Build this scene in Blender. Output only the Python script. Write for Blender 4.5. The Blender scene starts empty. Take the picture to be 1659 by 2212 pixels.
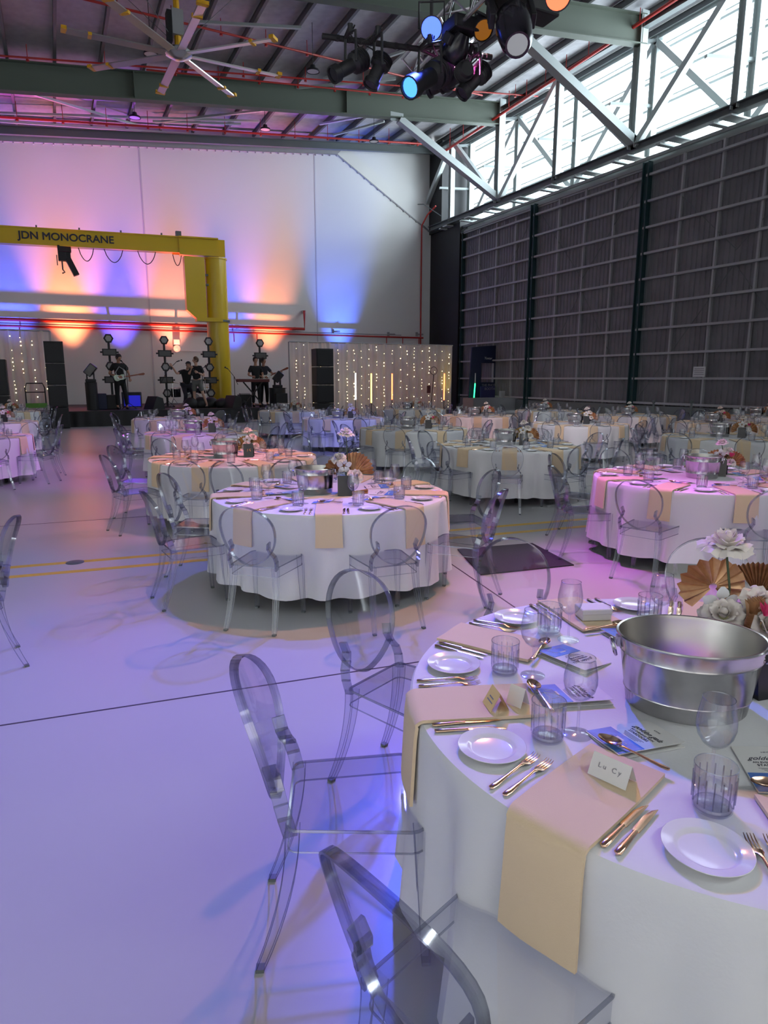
import bpy, bmesh, math, random
from math import sin, cos, pi, radians as R, sqrt, atan2, degrees
from mathutils import Vector, Matrix
random.seed(7)
S = bpy.context.scene
col = S.collection
# ------------------------------------------------------------------ camera
CH = 1.732; FPX = 1450.0; PCX, PCY = 829.5, 1106.0
TH = math.atan(289/1450); YAW = math.atan(711.5/1478.5)
cd = bpy.data.cameras.new('camera'); cam = bpy.data.objects.new('camera', cd); col.objects.link(cam)
cam.location = (0, 0, CH); cam.rotation_euler = (pi/2 - TH, 0, -YAW)
cd.sensor_fit = 'HORIZONTAL'; cd.sensor_width = 36; cd.lens = FPX/1659*36; cd.clip_start = .05; cd.clip_end = 500
S.camera = cam
S.view_settings.view_transform = 'Standard'; S.view_settings.look = 'None'; S.view_settings.gamma = 1
S.view_settings.exposure = 0.25
cy_ = S.cycles
cy_.use_denoising = True
try: cy_.denoiser = 'OPENIMAGEDENOISE'
except Exception: pass
cy_.max_bounces = 8; cy_.diffuse_bounces = 3; cy_.glossy_bounces = 3; cy_.transmission_bounces = 4
cy_.transparent_max_bounces = 96; cy_.caustics_reflective = False; cy_.caustics_refractive = False
cy_.sample_clamp_indirect = 4.0; cy_.sample_clamp_direct = 0
cy_.use_adaptive_sampling = True; cy_.adaptive_threshold = 0.04
# ------------------------------------------------------------------ pixel -> real place (survey helpers)
def ray(px, py):
    u = px-PCX; y = PCY-py
    v = FPX*cos(TH)+y*sin(TH); w = -FPX*sin(TH)+y*cos(TH)
    return Vector((u*cos(YAW)+v*sin(YAW), -u*sin(YAW)+v*cos(YAW), w))
EYE = Vector((0, 0, CH))
def onz(px, py, z): d = ray(px, py); return EYE + d*((z-CH)/d.z)
def onx(px, py, x): d = ray(px, py); return EYE + d*(x/d.x)
def ony(px, py, y): d = ray(px, py); return EYE + d*(y/d.y)
RZ0, RSL, XR = 14.05, 0.094, 19.0      # roof height at the door line, fall towards the left
def roofz(x): return RZ0 - RSL*(XR-x)
def onroof(px, py, off=0):
    d = ray(px, py); a = RZ0 - RSL*XR - off   # z = a + RSL*x
    return EYE + d*((a-CH)/(d.z-RSL*d.x))
# ------------------------------------------------------------------ world: overcast daylight, brightest beyond the high glazing
W = bpy.data.worlds.new('sky'); S.world = W; W.use_nodes = True
nt = W.node_tree; nt.nodes.clear()
out = nt.nodes.new('ShaderNodeOutputWorld'); bg = nt.nodes.new('ShaderNodeBackground')
tc = nt.nodes.new('ShaderNodeTexCoord'); sx = nt.nodes.new('ShaderNodeSeparateXYZ')
def mathn(op, a=None, b=None, v=(0, 0)):
    n_ = nt.nodes.new('ShaderNodeMath'); n_.operation = op; n_.inputs[0].default_value = v[0]; n_.inputs[1].default_value = v[1]
    if a: nt.links.new(a, n_.inputs[0])
    if b: nt.links.new(b, n_.inputs[1])
    return n_.outputs[0]
def rampn(sock, lo, hi):
    m_ = nt.nodes.new('ShaderNodeMapRange'); m_.inputs[1].default_value = lo; m_.inputs[2].default_value = hi; nt.links.new(sock, m_.inputs[0]); return m_.outputs[0]
def mixn(f, a, b):
    m_ = nt.nodes.new('ShaderNodeMix'); m_.data_type = 'RGBA'; nt.links.new(f, m_.inputs[0])
    for k, q in ((6, a), (7, b)):
        if isinstance(q, tuple): m_.inputs[k].default_value = (*q, 1)
        else: nt.links.new(q, m_.inputs[k])
    return m_.outputs[2]
nt.links.new(tc.outputs['Generated'], sx.inputs[0])
SKY_DIM, SKY_GLASS, SKY_SUNWARD = (1.05, 1.03, 1.0), (6.3, 6.9, 7.2), (13, 14.2, 14.8)
sunward = mathn('SUBTRACT', mathn('MULTIPLY', sx.outputs[0], None, (0, .70)), mathn('MULTIPLY', sx.outputs[1], None, (0, .70)))
side = mixn(rampn(sunward, .30, .95), SKY_GLASS, SKY_SUNWARD)
sky = mixn(rampn(sx.outputs[0], .12, .5), SKY_DIM, side)
nt.links.new(sky, bg.inputs[0]); nt.links.new(bg.outputs[0], out.inputs[0])
bg.inputs[1].default_value = 1.0
# ------------------------------------------------------------------ lights
def look(o, tgt):
    o.rotation_euler = (Vector(tgt)-o.location).to_track_quat('-Z', 'Y').to_euler()
def spot(name, loc, tgt, power, color, ang, blend=.6, size=.08):
    l = bpy.data.lights.new(name, 'SPOT'); l.energy = power; l.color = color; l.spot_size = R(ang); l.spot_blend = blend; l.shadow_soft_size = size
    o = bpy.data.objects.new(name, l); col.objects.link(o); o.location = loc; look(o, tgt); return o
pl = bpy.data.lights.new('glazing_portal', 'AREA'); pl.shape = 'RECTANGLE'; pl.size = 26; pl.size_y = 4.6; pl.cycles.is_portal = True
po = bpy.data.objects.new('glazing_portal', pl); col.objects.link(po); po.location = (21.45, 20.5, 11.6); 
po.rotation_euler = (R(90), 0, R(90))
YW = 34.0     # end wall
BLUE = (.05, .09, 1); VIO = (.38, .08, 1); MAG = (.85, .08, .8); AMB = (1, .27, .10); PNK = (1, .35, .45)
P_blue = onz(932, 62, 5.3); P_mag = onz(968, 133, 5.1); P_amb = onz(1046, 72, 5.2); P_org = onz(1206, -8, 5.0); P_blu2 = onz(896, 188, 5.0)
LIGHTS = [
 ('wash_blue', P_blue, (-1.5, 1.3, 0), 2050, (.06, .10, 1), 66, .9),
 ('wash_blue_low', P_blu2, (-.6, 4.6, 0), 680, (.12, .12, 1), 60, .9),
 ('wash_magenta', P_mag, (2.6, 1.5, 0), 2700, (1, .13, .58), 85, .9),
 ('wash_amber', P_org, (1.4, 3.0, 0), 480, (1, .38, .20), 95, .9),
 ('wash_violet', P_amb, (4.1, 3.9, 0), 800, (.62, .08, 1), 38, .9),
 ('beam_left_aisle', onz(905, 150, 5.4), (.9, 9.0, 0), 650, (1, .20, .30), 40, .9),
 ('beam_left_far', onz(905, 150, 5.4), (.2, 13.5, 0), 1100, (.65, .10, 1), 34, .9),
 ('beam_blue_table', onz(890, 150, 5.4), (6.4, 15.6, .7), 1500, (.22, .20, 1), 22, .5),
 ('beam_pink_table', onz(960, 60, 5.4), (10.1, 15.0, .7), 1700, (1, .20, .22), 16, .5),
 ('beam_rose_table', onz(1000, 60, 5.4), (10.3, 11.4, .7), 800, (1, .35, .6), 22, .6),
 ('beam_violet_left', onz(890, 150, 5.4), (2.5, 17.3, .7), 1100, (.6, .22, 1), 18, .6),
 ('beam_left_tables', onz(905, 150, 5.4), (-1.2, 16, .7), 1200, (.75, .3, 1), 26, .7),
 ('fill_white_mid', onz(1000, 60, 5.4), (7.4, 9.2, .5), 900, (.85, .93, 1), 58, .9),  # added fill, brightens the middle tables in place of daylight
 ('fill_white_far', onz(1000, 60, 5.4), (10.5, 13.5, .5), 1500, (.9, .93, 1), 50, .9),  # second added fill, for the tables farther back
 ('beam_right_back', onz(1000, 60, 5.4), (13.4, 10.4, .7), 700, (1, .35, .25), 26, .7),
 ('beam_right_table', onz(1113, 90, 5.2), (5.6, 4.4, .7), 330, (.8, .2, 1), 42, .6),
 ('beam_table_fifteen', onz(890, 150, 5.2), (1.9, 8.3, .7), 300, (1, .4, .5), 30, .6),
]
for n, p, t, e, c, a, b in LIGHTS: spot(n, p, t, e, c, a, b)
# uplights along the foot of the end wall: amber and blue in turn
UP = [(18, BLUE, 900), (148, AMB, 1150), (258, (.12, .07, 1), 900), (375, (1, .25, .14), 850), (512, BLUE, 800), (592, AMB, 700), (748, (.06, .15, 1), 800)]
UPPOS = []
for px, c, e in UP:
    p = ony(px, 640, YW-1.15); UPPOS.append((p.x, c))
    spot('uplight_beam', (p.x, YW-1.35, .9), (p.x, YW, 7.2), e*5.6, c, 40, 1.0, .1)
for px, c, e in ((40, MAG, 500), (150, (1, .2, .4), 500), (270, VIO, 700), (390, MAG, 450), (470, VIO, 500), (590, (1, .25, .5), 450), (700, VIO, 450)):
    p = ony(px, 600, 30.4); spot('roof_wash', (p.x, 31.0, 1.0), (p.x, 29.9, 12), e*11, c, 22, .9, .1)
# ------------------------------------------------------------------ materials
M = {}
def mat(name, color, rough=.5, metal=0, spec=.5, emit=None, estr=0, bump=None, coat=0, sheen=0, noise=None):
    m = bpy.data.materials.new(name); m.use_nodes = True; t = m.node_tree; b = t.nodes['Principled BSDF']
    b.inputs['Base Color'].default_value = (*color, 1); b.inputs['Roughness'].default_value = rough; b.inputs['Metallic'].default_value = metal
    b.inputs['Specular IOR Level'].default_value = spec
    if coat: b.inputs['Coat Weight'].default_value = coat; b.inputs['Coat Roughness'].default_value = .08
    if sheen: b.inputs['Sheen Weight'].default_value = sheen
    if emit: b.inputs['Emission Color'].default_value = (*emit, 1); b.inputs['Emission Strength'].default_value = estr
    if bump or noise:
        c = t.nodes.new('ShaderNodeTexCoord')
    if bump:
        sc, st = bump
        n = t.nodes.new('ShaderNodeTexNoise'); n.inputs['Scale'].default_value = sc; n.inputs['Detail'].default_value = 4
        bp = t.nodes.new('ShaderNodeBump'); bp.inputs['Strength'].default_value = st; bp.inputs['Distance'].default_value = .01
        t.links.new(c.outputs['Object'], n.inputs['Vector']); t.links.new(n.outputs[0], bp.inputs['Height']); t.links.new(bp.outputs[0], b.inputs['Normal'])
    if noise:
        sc, c2, lo, hi = noise
        n = t.nodes.new('ShaderNodeTexNoise'); n.inputs['Scale'].default_value = sc; n.inputs['Detail'].default_value = 5
        mp = t.nodes.new('ShaderNodeMapRange'); mp.inputs[1].default_value = lo; mp.inputs[2].default_value = hi
        mx = t.nodes.new('ShaderNodeMix'); mx.data_type = 'RGBA'; mx.inputs[6].default_value = (*color, 1); mx.inputs[7].default_value = (*c2, 1)
        t.links.new(c.outputs['Object'], n.inputs['Vector']); t.links.new(n.outputs[0], mp.inputs[0]); t.links.new(mp.outputs[0], mx.inputs[0]); t.links.new(mx.outputs[2], b.inputs['Base Color'])
    M[name] = m; return m
def clear(name, facing, grazing, ior=1.45, rough=.02, gloss=0.0, blend=.5):
    m = bpy.data.materials.new(name); m.use_nodes = True; t = m.node_tree; t.nodes.clear()
    o = t.nodes.new('ShaderNodeOutputMaterial'); mix = t.nodes.new('ShaderNodeMixShader'); tr = t.nodes.new('ShaderNodeBsdfTransparent'); gl = t.nodes.new('ShaderNodeBsdfGlossy')
    fr = t.nodes.new('ShaderNodeMath'); fr.operation = 'MULTIPLY_ADD'; pw = t.nodes.new('ShaderNodeMath'); pw.operation = 'POWER'; pw.inputs[1].default_value = 5.0; fr.inputs[1].default_value = .40; fr.inputs[2].default_value = ((ior-1)/(ior+1))**2; lf = t.nodes.new('ShaderNodeLayerWeight'); lf.inputs[0].default_value = .5; t.links.new(lf.outputs['Facing'], pw.inputs[0]); t.links.new(pw.outputs[0], fr.inputs[0]); lw = t.nodes.new('ShaderNodeLayerWeight'); lw.inputs[0].default_value = blend
    mx = t.nodes.new('ShaderNodeMix'); mx.data_type = 'RGBA'; mx.inputs[6].default_value = (*facing, 1); mx.inputs[7].default_value = (*grazing, 1)
    ad = t.nodes.new('ShaderNodeMath'); ad.operation = 'ADD'; ad.inputs[1].default_value = gloss; ad.use_clamp = True
    gl.inputs['Roughness'].default_value = rough; gl.inputs['Color'].default_value = (.95, .97, 1, 1)
    t.links.new(lw.outputs['Facing'], mx.inputs[0]); t.links.new(mx.outputs[2], tr.inputs[0]); t.links.new(fr.outputs[0], ad.inputs[0]); t.links.new(ad.outputs[0], mix.inputs[0])
    t.links.new(tr.outputs[0], mix.inputs[1]); t.links.new(gl.outputs[0], mix.inputs[2]); t.links.new(mix.outputs[0], o.inputs[0]); M[name] = m; return m
clear('chair_clear', (.968, .972, .985), (.76, .77, .82), 1.5, .06, .02, .35)
clear('chair_edge', (.84, .85, .90), (.36, .37, .43), 1.55, .10, .10, .5)
clear('glass', (.985, .988, .99), (.76, .78, .81), 1.5, .02, .03, .3)
clear('cut_glass', (.985, .985, .99), (.84, .85, .88), 1.5, .08, .09, .4)
clear('pane', (.96, .98, 1), (.8, .85, .9), 1.2, .1, 0)
mat('cloth', (.80, .80, .80), .9, spec=.2, bump=(90, .06), sheen=.15)
mat('napkin', (.80, .62, .40), .95, spec=.15, bump=(260, .12), sheen=.2)
mat('china', (.86, .86, .86), .12, coat=.5)
mat('copper', (.93, .62, .42), .16, 1)
mat('steel', (.60, .59, .60), .20, 1, noise=(9, (.42, .41, .43), .35, .7))
mat('steel_in', (.45, .43, .40), .3, 1)
mat('black', (.012, .012, .014), .55)
mat('black_gloss', (.015, .014, .02), .2)
mat('card', (.80, .79, .76), .8); mat('gold_card', (.80, .60, .25), .6); mat('ink', (.05, .05, .07), .8); mat('ink_soft', (.25, .24, .27), .8)
mat('blue_print', (.05, .16, .55), .45, noise=(18, (.10, .30, .75), .4, .7))
mat('rose', (.85, .77, .70), .7, sheen=.4); mat('rose_green', (.55, .55, .30), .7); mat('stem', (.05, .08, .03), .6); mat('pink_petal', (.85, .10, .28), .6)
mat('bronze_leaf', (.45, .22, .11), .38, .55, noise=(14, (.70, .42, .22), .4, .65)); mat('gold_leaf', (.70, .50, .20), .35, .7); mat('pale_leaf', (.72, .62, .42), .6)
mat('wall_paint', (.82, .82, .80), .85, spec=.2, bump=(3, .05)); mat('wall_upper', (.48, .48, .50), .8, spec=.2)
mat('door_sheet', (.145, .14, .155), .55, noise=(1.2, (.19, .18, .20), .4, .7)); mat('door_girt', (.36, .36, .38), .5); mat('door_column', (.015, .045, .05), .5)
mat('rafter', (.12, .145, .115), .6); mat('purlin', (.17, .175, .18), .5, .3); mat('roof_foil', (.50, .50, .52), .45, .15, bump=(5, .5), noise=(4, (.40, .40, .43), .35, .7))
mat('truss_steel', (.50, .55, .54), .5, .2); mat('dark_steel', (.14, .16, .16), .5, .2); mat('track_steel', (.30, .32, .31), .5, .2); mat('red_pipe', (.45, .025, .02), .35)
mat('crane_yellow', (.74, .50, .015), .35, coat=.3); mat('grey_paint', (.35, .35, .36), .5); mat('alu', (.75, .75, .77), .25, .9)
mat('fan_blade', (.62, .60, .60), .3, .6); mat('fan_yellow', (.85, .45, .02), .45)
mat('skin', (.42, .22, .14), .55); mat('skin_fair', (.55, .33, .24), .55); mat('hair', (.02, .012, .01), .7); mat('hair_brown', (.09, .045, .025), .7)
mat('shirt_black', (.012, .012, .014), .85); mat('trousers_black', (.01, .01, .012), .85); mat('shorts_grey', (.14, .14, .13), .85); mat('shirt_dark', (.02, .02, .03), .85)
mat('guitar_mint', (.55, .68, .52), .25, coat=.5); mat('guitar_wood', (.25, .07, .035), .35); mat('guitar_white', (.7, .7, .62), .3)
mat('brass', (.60, .42, .16), .25, 1); mat('navy', (.006, .012, .05), .5); mat('navy_light', (.03, .03, .12), .5); mat('drape_grey', (.22, .22, .24), .9)
mat('lamp_glass', (.38, .36, .36), .2); mat('panel_dim', (.10, .10, .10), .35); mat('line_yellow', (.78, .50, .06), .5); mat('mat_black', (.03, .03, .035), .9, bump=(120, .5)); mat('red_cloth', (.30, .02, .02), .8)
mat('green', (.10, .28, .03), .5); mat('dark_red', (.12, .03, .03), .8); mat('joint', (.06, .05, .07), .9)
mat('amp_cloth', (.08, .08, .09), .9); mat('white_plastic', (.72, .72, .70), .4); mat('sign_grey', (.60, .60, .62), .6)
def emis(name, c, s, base=(0, 0, 0)): return mat(name, base, .4, emit=c, estr=s)
emis('led_blue', (.05, .10, 1), 3.2); emis('led_cyan', (.05, .22, 1), 2.6); emis('led_violet', (.85, .08, 1), 3); emis('led_amber', (1, .35, .02), .2); emis('led_orange', (1, .12, .05), 2.5)
emis('tube_white', (.85, .92, 1), 9); emis('tube_yellow', (1, .8, .12), 5); emis('tube_red', (1, .12, .04), 7); emis('tube_green', (.03, 1, .25), 3.2); emis('bulb', (1, .74, .38), 8)
emis('amp_glow', (.03, .03, 1), .35); emis('head_lens', (.8, .85, .9), .25, (.1, .1, .1))
# floor: polished epoxy, glossy
m = mat('floor', (.47, .475, .48), .30, spec=.5)
# sheer drape
m = bpy.data.materials.new('sheer'); m.use_nodes = True; t = m.node_tree; t.nodes.clear()
o_ = t.nodes.new('ShaderNodeOutputMaterial'); a_ = t.nodes.new('ShaderNodeBsdfDiffuse'); a_.inputs[0].default_value = (.74, .70, .64, 1); b_ = t.nodes.new('ShaderNodeBsdfTranslucent'); b_.inputs[0].default_value = (.74, .70, .64, 1)
x_ = t.nodes.new('ShaderNodeMixShader'); x_.inputs[0].default_value = .4; t.links.new(a_.outputs[0], x_.inputs[1]); t.links.new(b_.outputs[0], x_.inputs[2])
y_ = t.nodes.new('ShaderNodeBsdfTransparent'); z_ = t.nodes.new('ShaderNodeMixShader'); z_.inputs[0].default_value = .88
t.links.new(y_.outputs[0], z_.inputs[1]); t.links.new(x_.outputs[0], z_.inputs[2]); t.links.new(z_.outputs[0], o_.inputs[0]); M['sheer'] = m
# ------------------------------------------------------------------ mesh builder
class MB:
    def __init__(s): s.v = []; s.f = []; s.m = []; s.sm = []; s.mats = []
    def mi(s, mt):
        if mt not in s.mats: s.mats.append(mt)
        return s.mats.index(mt)
    def add(s, vs, fs, mt=None, smooth=False, mtx=None):
        o = len(s.v); s.v += [tuple(mtx @ Vector(v)) if mtx else tuple(v) for v in vs]
        s.f += [tuple(i+o for i in f) for f in fs]; k = s.mi(mt); s.m += [k]*len(fs); s.sm += [smooth]*len(fs); return s
    def box(s, c, d, mt=None, rot=None):
        x, y, z = d[0]/2, d[1]/2, d[2]/2
        vs = [Vector((i*x, j*y, k*z)) for i in (-1, 1) for j in (-1, 1) for k in (-1, 1)]
        T = Matrix.Translation(c) @ (rot.to_4x4() if rot else Matrix())
        return s.add([T @ v for v in vs], [(0, 1, 3, 2), (4, 6, 7, 5), (0, 4, 5, 1), (2, 3, 7, 6), (0, 2, 6, 4), (1, 5, 7, 3)], mt)
    def bar(s, a, b, w, h=None, mt=None, up=(0, 0, 1)):
        a = Vector(a); b = Vector(b); h = h or w; d = b-a; L = d.length; d.normalize(); u = Vector(up)
        if abs(d.dot(u)) > .98: u = Vector((1, 0, 0))
        x = d.cross(u).normalized(); z = x.cross(d)
        return s.box((a+b)/2, (w, L, h), mt, Matrix((x, d, z)).transposed())
    def ibeam(s, a, b, w, h, mt=None, tf=.03, tw=.02, up=(0, 0, 1)):
        a = Vector(a); b = Vector(b); d = (b-a).normalized(); u = Vector(up)
        if abs(d.dot(u)) > .98: u = Vector((1, 0, 0))
        x = d.cross(u).normalized(); z = x.cross(d)
        s.bar(a+z*(h/2-tf/2), b+z*(h/2-tf/2), w, tf, mt, up); s.bar(a-z*(h/2-tf/2), b-z*(h/2-tf/2), w, tf, mt, up); return s.bar(a, b, tw, h-2*tf, mt, up)
    def tube(s, pts, r, mt=None, n=8, closed=False, cap=True):
        pts = [Vector(p) for p in pts]; N = len(pts); rs = r if isinstance(r, (list, tuple)) else [r]*N
        vs = []; pn = None
        for i, p in enumerate(pts):
            if closed: d = pts[(i+1) % N]-pts[i-1]
            else: d = pts[min(i+1, N-1)]-pts[max(i-1, 0)]
            d.normalize()
            if pn is None: pn = d.orthogonal().normalized()
            else: pn = (pn-d*pn.dot(d)).normalized()
            q = d.cross(pn)
            vs += [p+(pn*cos(2*pi*k/n)+q*sin(2*pi*k/n))*rs[i] for k in range(n)]
        fs = []
        for i in range(N if closed else N-1):
            j = (i+1) % N
            fs += [(i*n+k, i*n+(k+1) % n, j*n+(k+1) % n, j*n+k) for k in range(n)]
        if cap and not closed: fs += [tuple(range(n))[::-1], tuple((N-1)*n+k for k in range(n))]
        return s.add(vs, fs, mt, True)
    def lathe(s, prof, n=32, mt=None, mtx=None, fr=None, smooth=True, close=False):
        vs = []
        for i, (r, z) in enumerate(prof):
            for k in range(n):
                a = 2*pi*k/n; rr = r*(fr(a, i, z) if fr else 1); vs.append((rr*cos(a), rr*sin(a), z))
        P = len(prof); fs = []
        for i in range(P if close else P-1):
            j = (i+1) % P
            fs += [(i*n+k, i*n+(k+1) % n, j*n+(k+1) % n, j*n+k) for k in range(n)]
        return s.add(vs, fs, mt, smooth, mtx)
    def grid(s, f, nu, nv, mt=None, smooth=True, wu=False):
        vs = [f(i/nu, j/nv) for i in range(nu+(0 if wu else 1)) for j in range(nv+1)]; fs = []
        for i in range(nu):
            a = i*(nv+1); b = ((i+1) % nu if wu else i+1)*(nv+1)
            fs += [(a+j, b+j, b+j+1, a+j+1) for j in range(nv)]
        return s.add(vs, fs, mt, smooth)
    def prism(s, outl, z0, z1, mt=None, mtx=None):
        n = len(outl); vs = [(x, y, z0) for x, y in outl]+[(x, y, z1) for x, y in outl]
        fs = [tuple(range(n))[::-1], tuple(range(n, 2*n))]+[(k, (k+1) % n, n+(k+1) % n, n+k) for k in range(n)]
        return s.add(vs, fs, mt, False, mtx)
    def sweep(s, secs, mt=None, n=10, mtx=None, axis='y'):     # secs: (x, y, z, half width, half thickness)
        vs = []
        for x, y, z, w, h in secs: vs += [(x+w*cos(2*pi*k/n), y, z+h*sin(2*pi*k/n)) for k in range(n)]
        N = len(secs); fs = [(i*n+k, (i+1)*n+k, (i+1)*n+(k+1) % n, i*n+(k+1) % n) for i in range(N-1) for k in range(n)]
        fs += [tuple(range(n)), tuple((N-1)*n+k for k in range(n))[::-1]]
        return s.add(vs, fs, mt, True, mtx)
    def sphere(s, c, r, mt=None, n=10, m=7, sc=(1, 1, 1)):
        c = Vector(c); vs = [c+Vector((0, 0, r*sc[2]))]
        for i in range(1, m):
            p = pi*i/m; vs += [c+Vector((r*sc[0]*sin(p)*cos(2*pi*k/n), r*sc[1]*sin(p)*sin(2*pi*k/n), r*sc[2]*cos(p))) for k in range(n)]
        vs.append(c-Vector((0, 0, r*sc[2]))); L = len(vs)-1
        fs = [(0, 1+k, 1+(k+1) % n) for k in range(n)]+[(L, L-n+(k+1) % n, L-n+k) for k in range(n)]
        for i in range(m-2): fs += [(1+i*n+k, 1+(i+1)*n+k, 1+(i+1)*n+(k+1) % n, 1+i*n+(k+1) % n) for k in range(n)]
        return s.add(vs, fs, mt, True)
    def build(s, name, mt=None, parent=None, bevel=0):
        me = bpy.data.meshes.new(name); me.from_pydata(s.v, [], s.f)
        for q in s.mats or [None]: me.materials.append(M[q or mt])
        me.polygons.foreach_set('material_index', s.m); me.polygons.foreach_set('use_smooth', s.sm); me.update()
        bm = bmesh.new(); bm.from_mesh(me); bmesh.ops.recalc_face_normals(bm, faces=bm.faces); bm.to_mesh(me); bm.free()
        if any(s.sm): me.set_sharp_from_angle(angle=R(40))
        o = bpy.data.objects.new(name, me); col.objects.link(o)
        if parent: o.parent = parent
        if bevel:
            b = o.modifiers.new('bevel', 'BEVEL'); b.width = bevel; b.segments = 2; b.limit_method = 'ANGLE'
        return o
def tag(o, label=None, cat=None, group=None, kind=None):
    if label: o['label'] = label
    if cat: o['category'] = cat
    if group: o['group'] = group
    if kind: o['kind'] = kind
    return o
def empty(name, loc=(0, 0, 0), rz=0, **k):
    o = bpy.data.objects.new(name, None); col.objects.link(o); o.location = loc; o.rotation_euler = (0, 0, rz); o.empty_display_size = .1
    return tag(o, **k)
KIDS = {}
def kids(o): return [c for c in bpy.data.objects if c.parent == o]
def dup(root, loc, rz, **k):
    if root.name not in KIDS:
        KIDS[root.name] = [(c, [(g) for g in kids(c)]) for c in kids(root)]
    r = root.copy(); col.objects.link(r); r.location = loc; r.rotation_euler = (r.rotation_euler[0], r.rotation_euler[1], rz)
    for c, gs in KIDS[root.name]:
        n = c.copy(); col.objects.link(n); n.parent = r
        for g in gs: q = g.copy(); col.objects.link(q); q.parent = n
    return tag(r, **k)
def text(name, s, size, mt, loc, rot, parent=None, ext=.001, sx=1, bold=False, align='CENTER', shear=0, bev=.022, gap=1.0):
    c = bpy.data.curves.new(name, 'FONT'); c.body = s; c.size = size; c.extrude = ext; c.align_x = align; c.align_y = 'CENTER'; c.shear = shear
    if bold: c.bevel_depth = size*bev; c.space_character = gap; c.bevel_resolution = 0
    tmp = bpy.data.objects.new('tmp', c); col.objects.link(tmp); bpy.context.view_layer.update()
    me = bpy.data.meshes.new_from_object(tmp.evaluated_get(bpy.context.evaluated_depsgraph_get())); bpy.data.objects.remove(tmp); me.materials.clear(); me.materials.append(M[mt])
    o = bpy.data.objects.new(name, me); col.objects.link(o); o.location = loc; o.rotation_euler = rot; o.scale = (sx, 1, 1)
    if parent: o.parent = parent
    return o
def struct(o): o['kind'] = 'structure'; return o
ST = dict(kind='structure')
# ================================================================== SETTING
struct(MB().grid(lambda u, v: (-30+u*52, -8+v*48, 0), 1, 1, smooth=False).build('floor', 'floor'))
def strip(name, a, b, w, mt, z=.0015):
    a = Vector((*a[:2], 0)); b = Vector((*b[:2], 0)); d = (b-a).normalized(); n = Vector((-d.y, d.x, 0))*w/2
    q = [a+n, a-n, b-n, b+n]
    return struct(MB().add([(p.x, p.y, z) for p in q]+[(p.x, p.y, 0) for p in q], [(0, 1, 2, 3), (0, 1, 5, 4), (1, 2, 6, 5), (2, 3, 7, 6), (3, 0, 4, 7)]).build(name, mt))
strip('trim_1', (-6, 7.50), (19, 5.02), .085, 'line_yellow')
strip('trim_2', (-6, 7.15), (19, 4.67), .085, 'line_yellow')
strip('trim_3', (-8, 4.45), (3.4, 3.28), .012, 'joint')
strip('trim_4', (3.6, 7.5), (2.95, 3.4), .012, 'joint')
strip('trim_5', (-8, 9.6), (12, 8.0), .012, 'joint')
# end wall
xw = 19.22
def wz(px, py): p = ony(px, py, YW); return (p.x, p.z)
(s0x, s0z), (s1x, s1z), (s2x, s2z) = wz(0, 304), wz(728, 334), wz(938, 505)
s0x2 = -14; s0z2 = s0z-(s0x+14)*(s1z-s0z)/(s1x-s0x)
w = MB(); o1 = [(-14, 0), (xw, 0), (xw, s2z), (s1x, s1z), (-14, s0z2)]
def yprism(mb, outl, y0, y1, mt=None):
    n = len(outl); vs = [(x, y0, z) for x, z in outl]+[(x, y1, z) for x, z in outl]
    return mb.add(vs, [tuple(range(n)), tuple(range(n, 2*n))[::-1]]+[(k, (k+1) % n, n+(k+1) % n, n+k) for k in range(n)], mt)
yprism(w, o1, YW, YW+.25); struct(w.build('wall_back', 'wall_paint'))
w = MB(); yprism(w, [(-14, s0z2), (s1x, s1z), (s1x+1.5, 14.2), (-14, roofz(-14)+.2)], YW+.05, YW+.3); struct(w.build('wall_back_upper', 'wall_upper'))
w = MB(); yprism(w, [(s1x, s1z), (xw, s2z), (xw, 14.4), (s1x+1.5, 14.2)], YW+.03, YW+.3); struct(w.build('wall_back_gable', 'wall_paint'))
for i, px in enumerate((316, 683)):
    x = ony(px, 560, YW).x; z1 = s0z+(x-s0x)*(s1z-s0z)/(s1x-s0x)
    struct(MB().box((x, YW-.006, z1/2), (.06, .012, z1-.02)).build('trim_%d' % (6+i), 'sign_grey'))
fl = MB(); fl.bar((-14, YW-.02, s0z2), (s1x, YW-.02, s1z), .05, .05); fl.bar((s1x, YW-.02, s1z), (xw, YW-.02, s2z), .05, .05)
for k in range(60):
    x = -3+k*.38
    if x < xw-.3:
        z = s0z+(x-s0x)*(s1z-s0z)/(s1x-s0x) if x < s1x else s1z+(x-s1x)*(s2z-s1z)/(xw-s1x)
        fl.box((x, YW-.03, z-.05), (.05, .06, .07))
struct(fl.build('trim_8', 'grey_paint'))
# roof
YR0, YR1 = -6, YW+.3
def rp(x, y, off=0): return (x, y, roofz(x)-off)
struct(MB().add([rp(-14, YR0), rp(21.6, YR0), rp(21.6, YR1), rp(-14, YR1), rp(-14, YR0, -.1), rp(21.6, YR0, -.1), rp(21.6, YR1, -.1), rp(-14, YR1, -.1)],
  [(0, 1, 2, 3), (4, 5, 6, 7), (0, 1, 5, 4), (1, 2, 6, 5), (2, 3, 7, 6), (3, 0, 4, 7)]).build('ceiling', 'roof_foil'))
x = -13.3
while x < 20.8:
    struct(MB().ibeam(rp(x, YR0, .14), rp(x, YR1-.3, .14), .09, .24, tf=.012, tw=.012).build('purlin', 'purlin')); x += 1.42
for yb in (2.9, 11.1, 19.27, 27.47):
    b = MB(); b.ibeam(rp(-14, yb, .72), rp(XR+.1, yb, .72), .34, .92, tf=.035, tw=.02)
    for xs in (3.4, 11.5, 18.9): b.box((xs, yb, roofz(xs)-.72), (.03, .33, .86))
    struct(b.build('rafter', 'rafter'))
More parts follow.
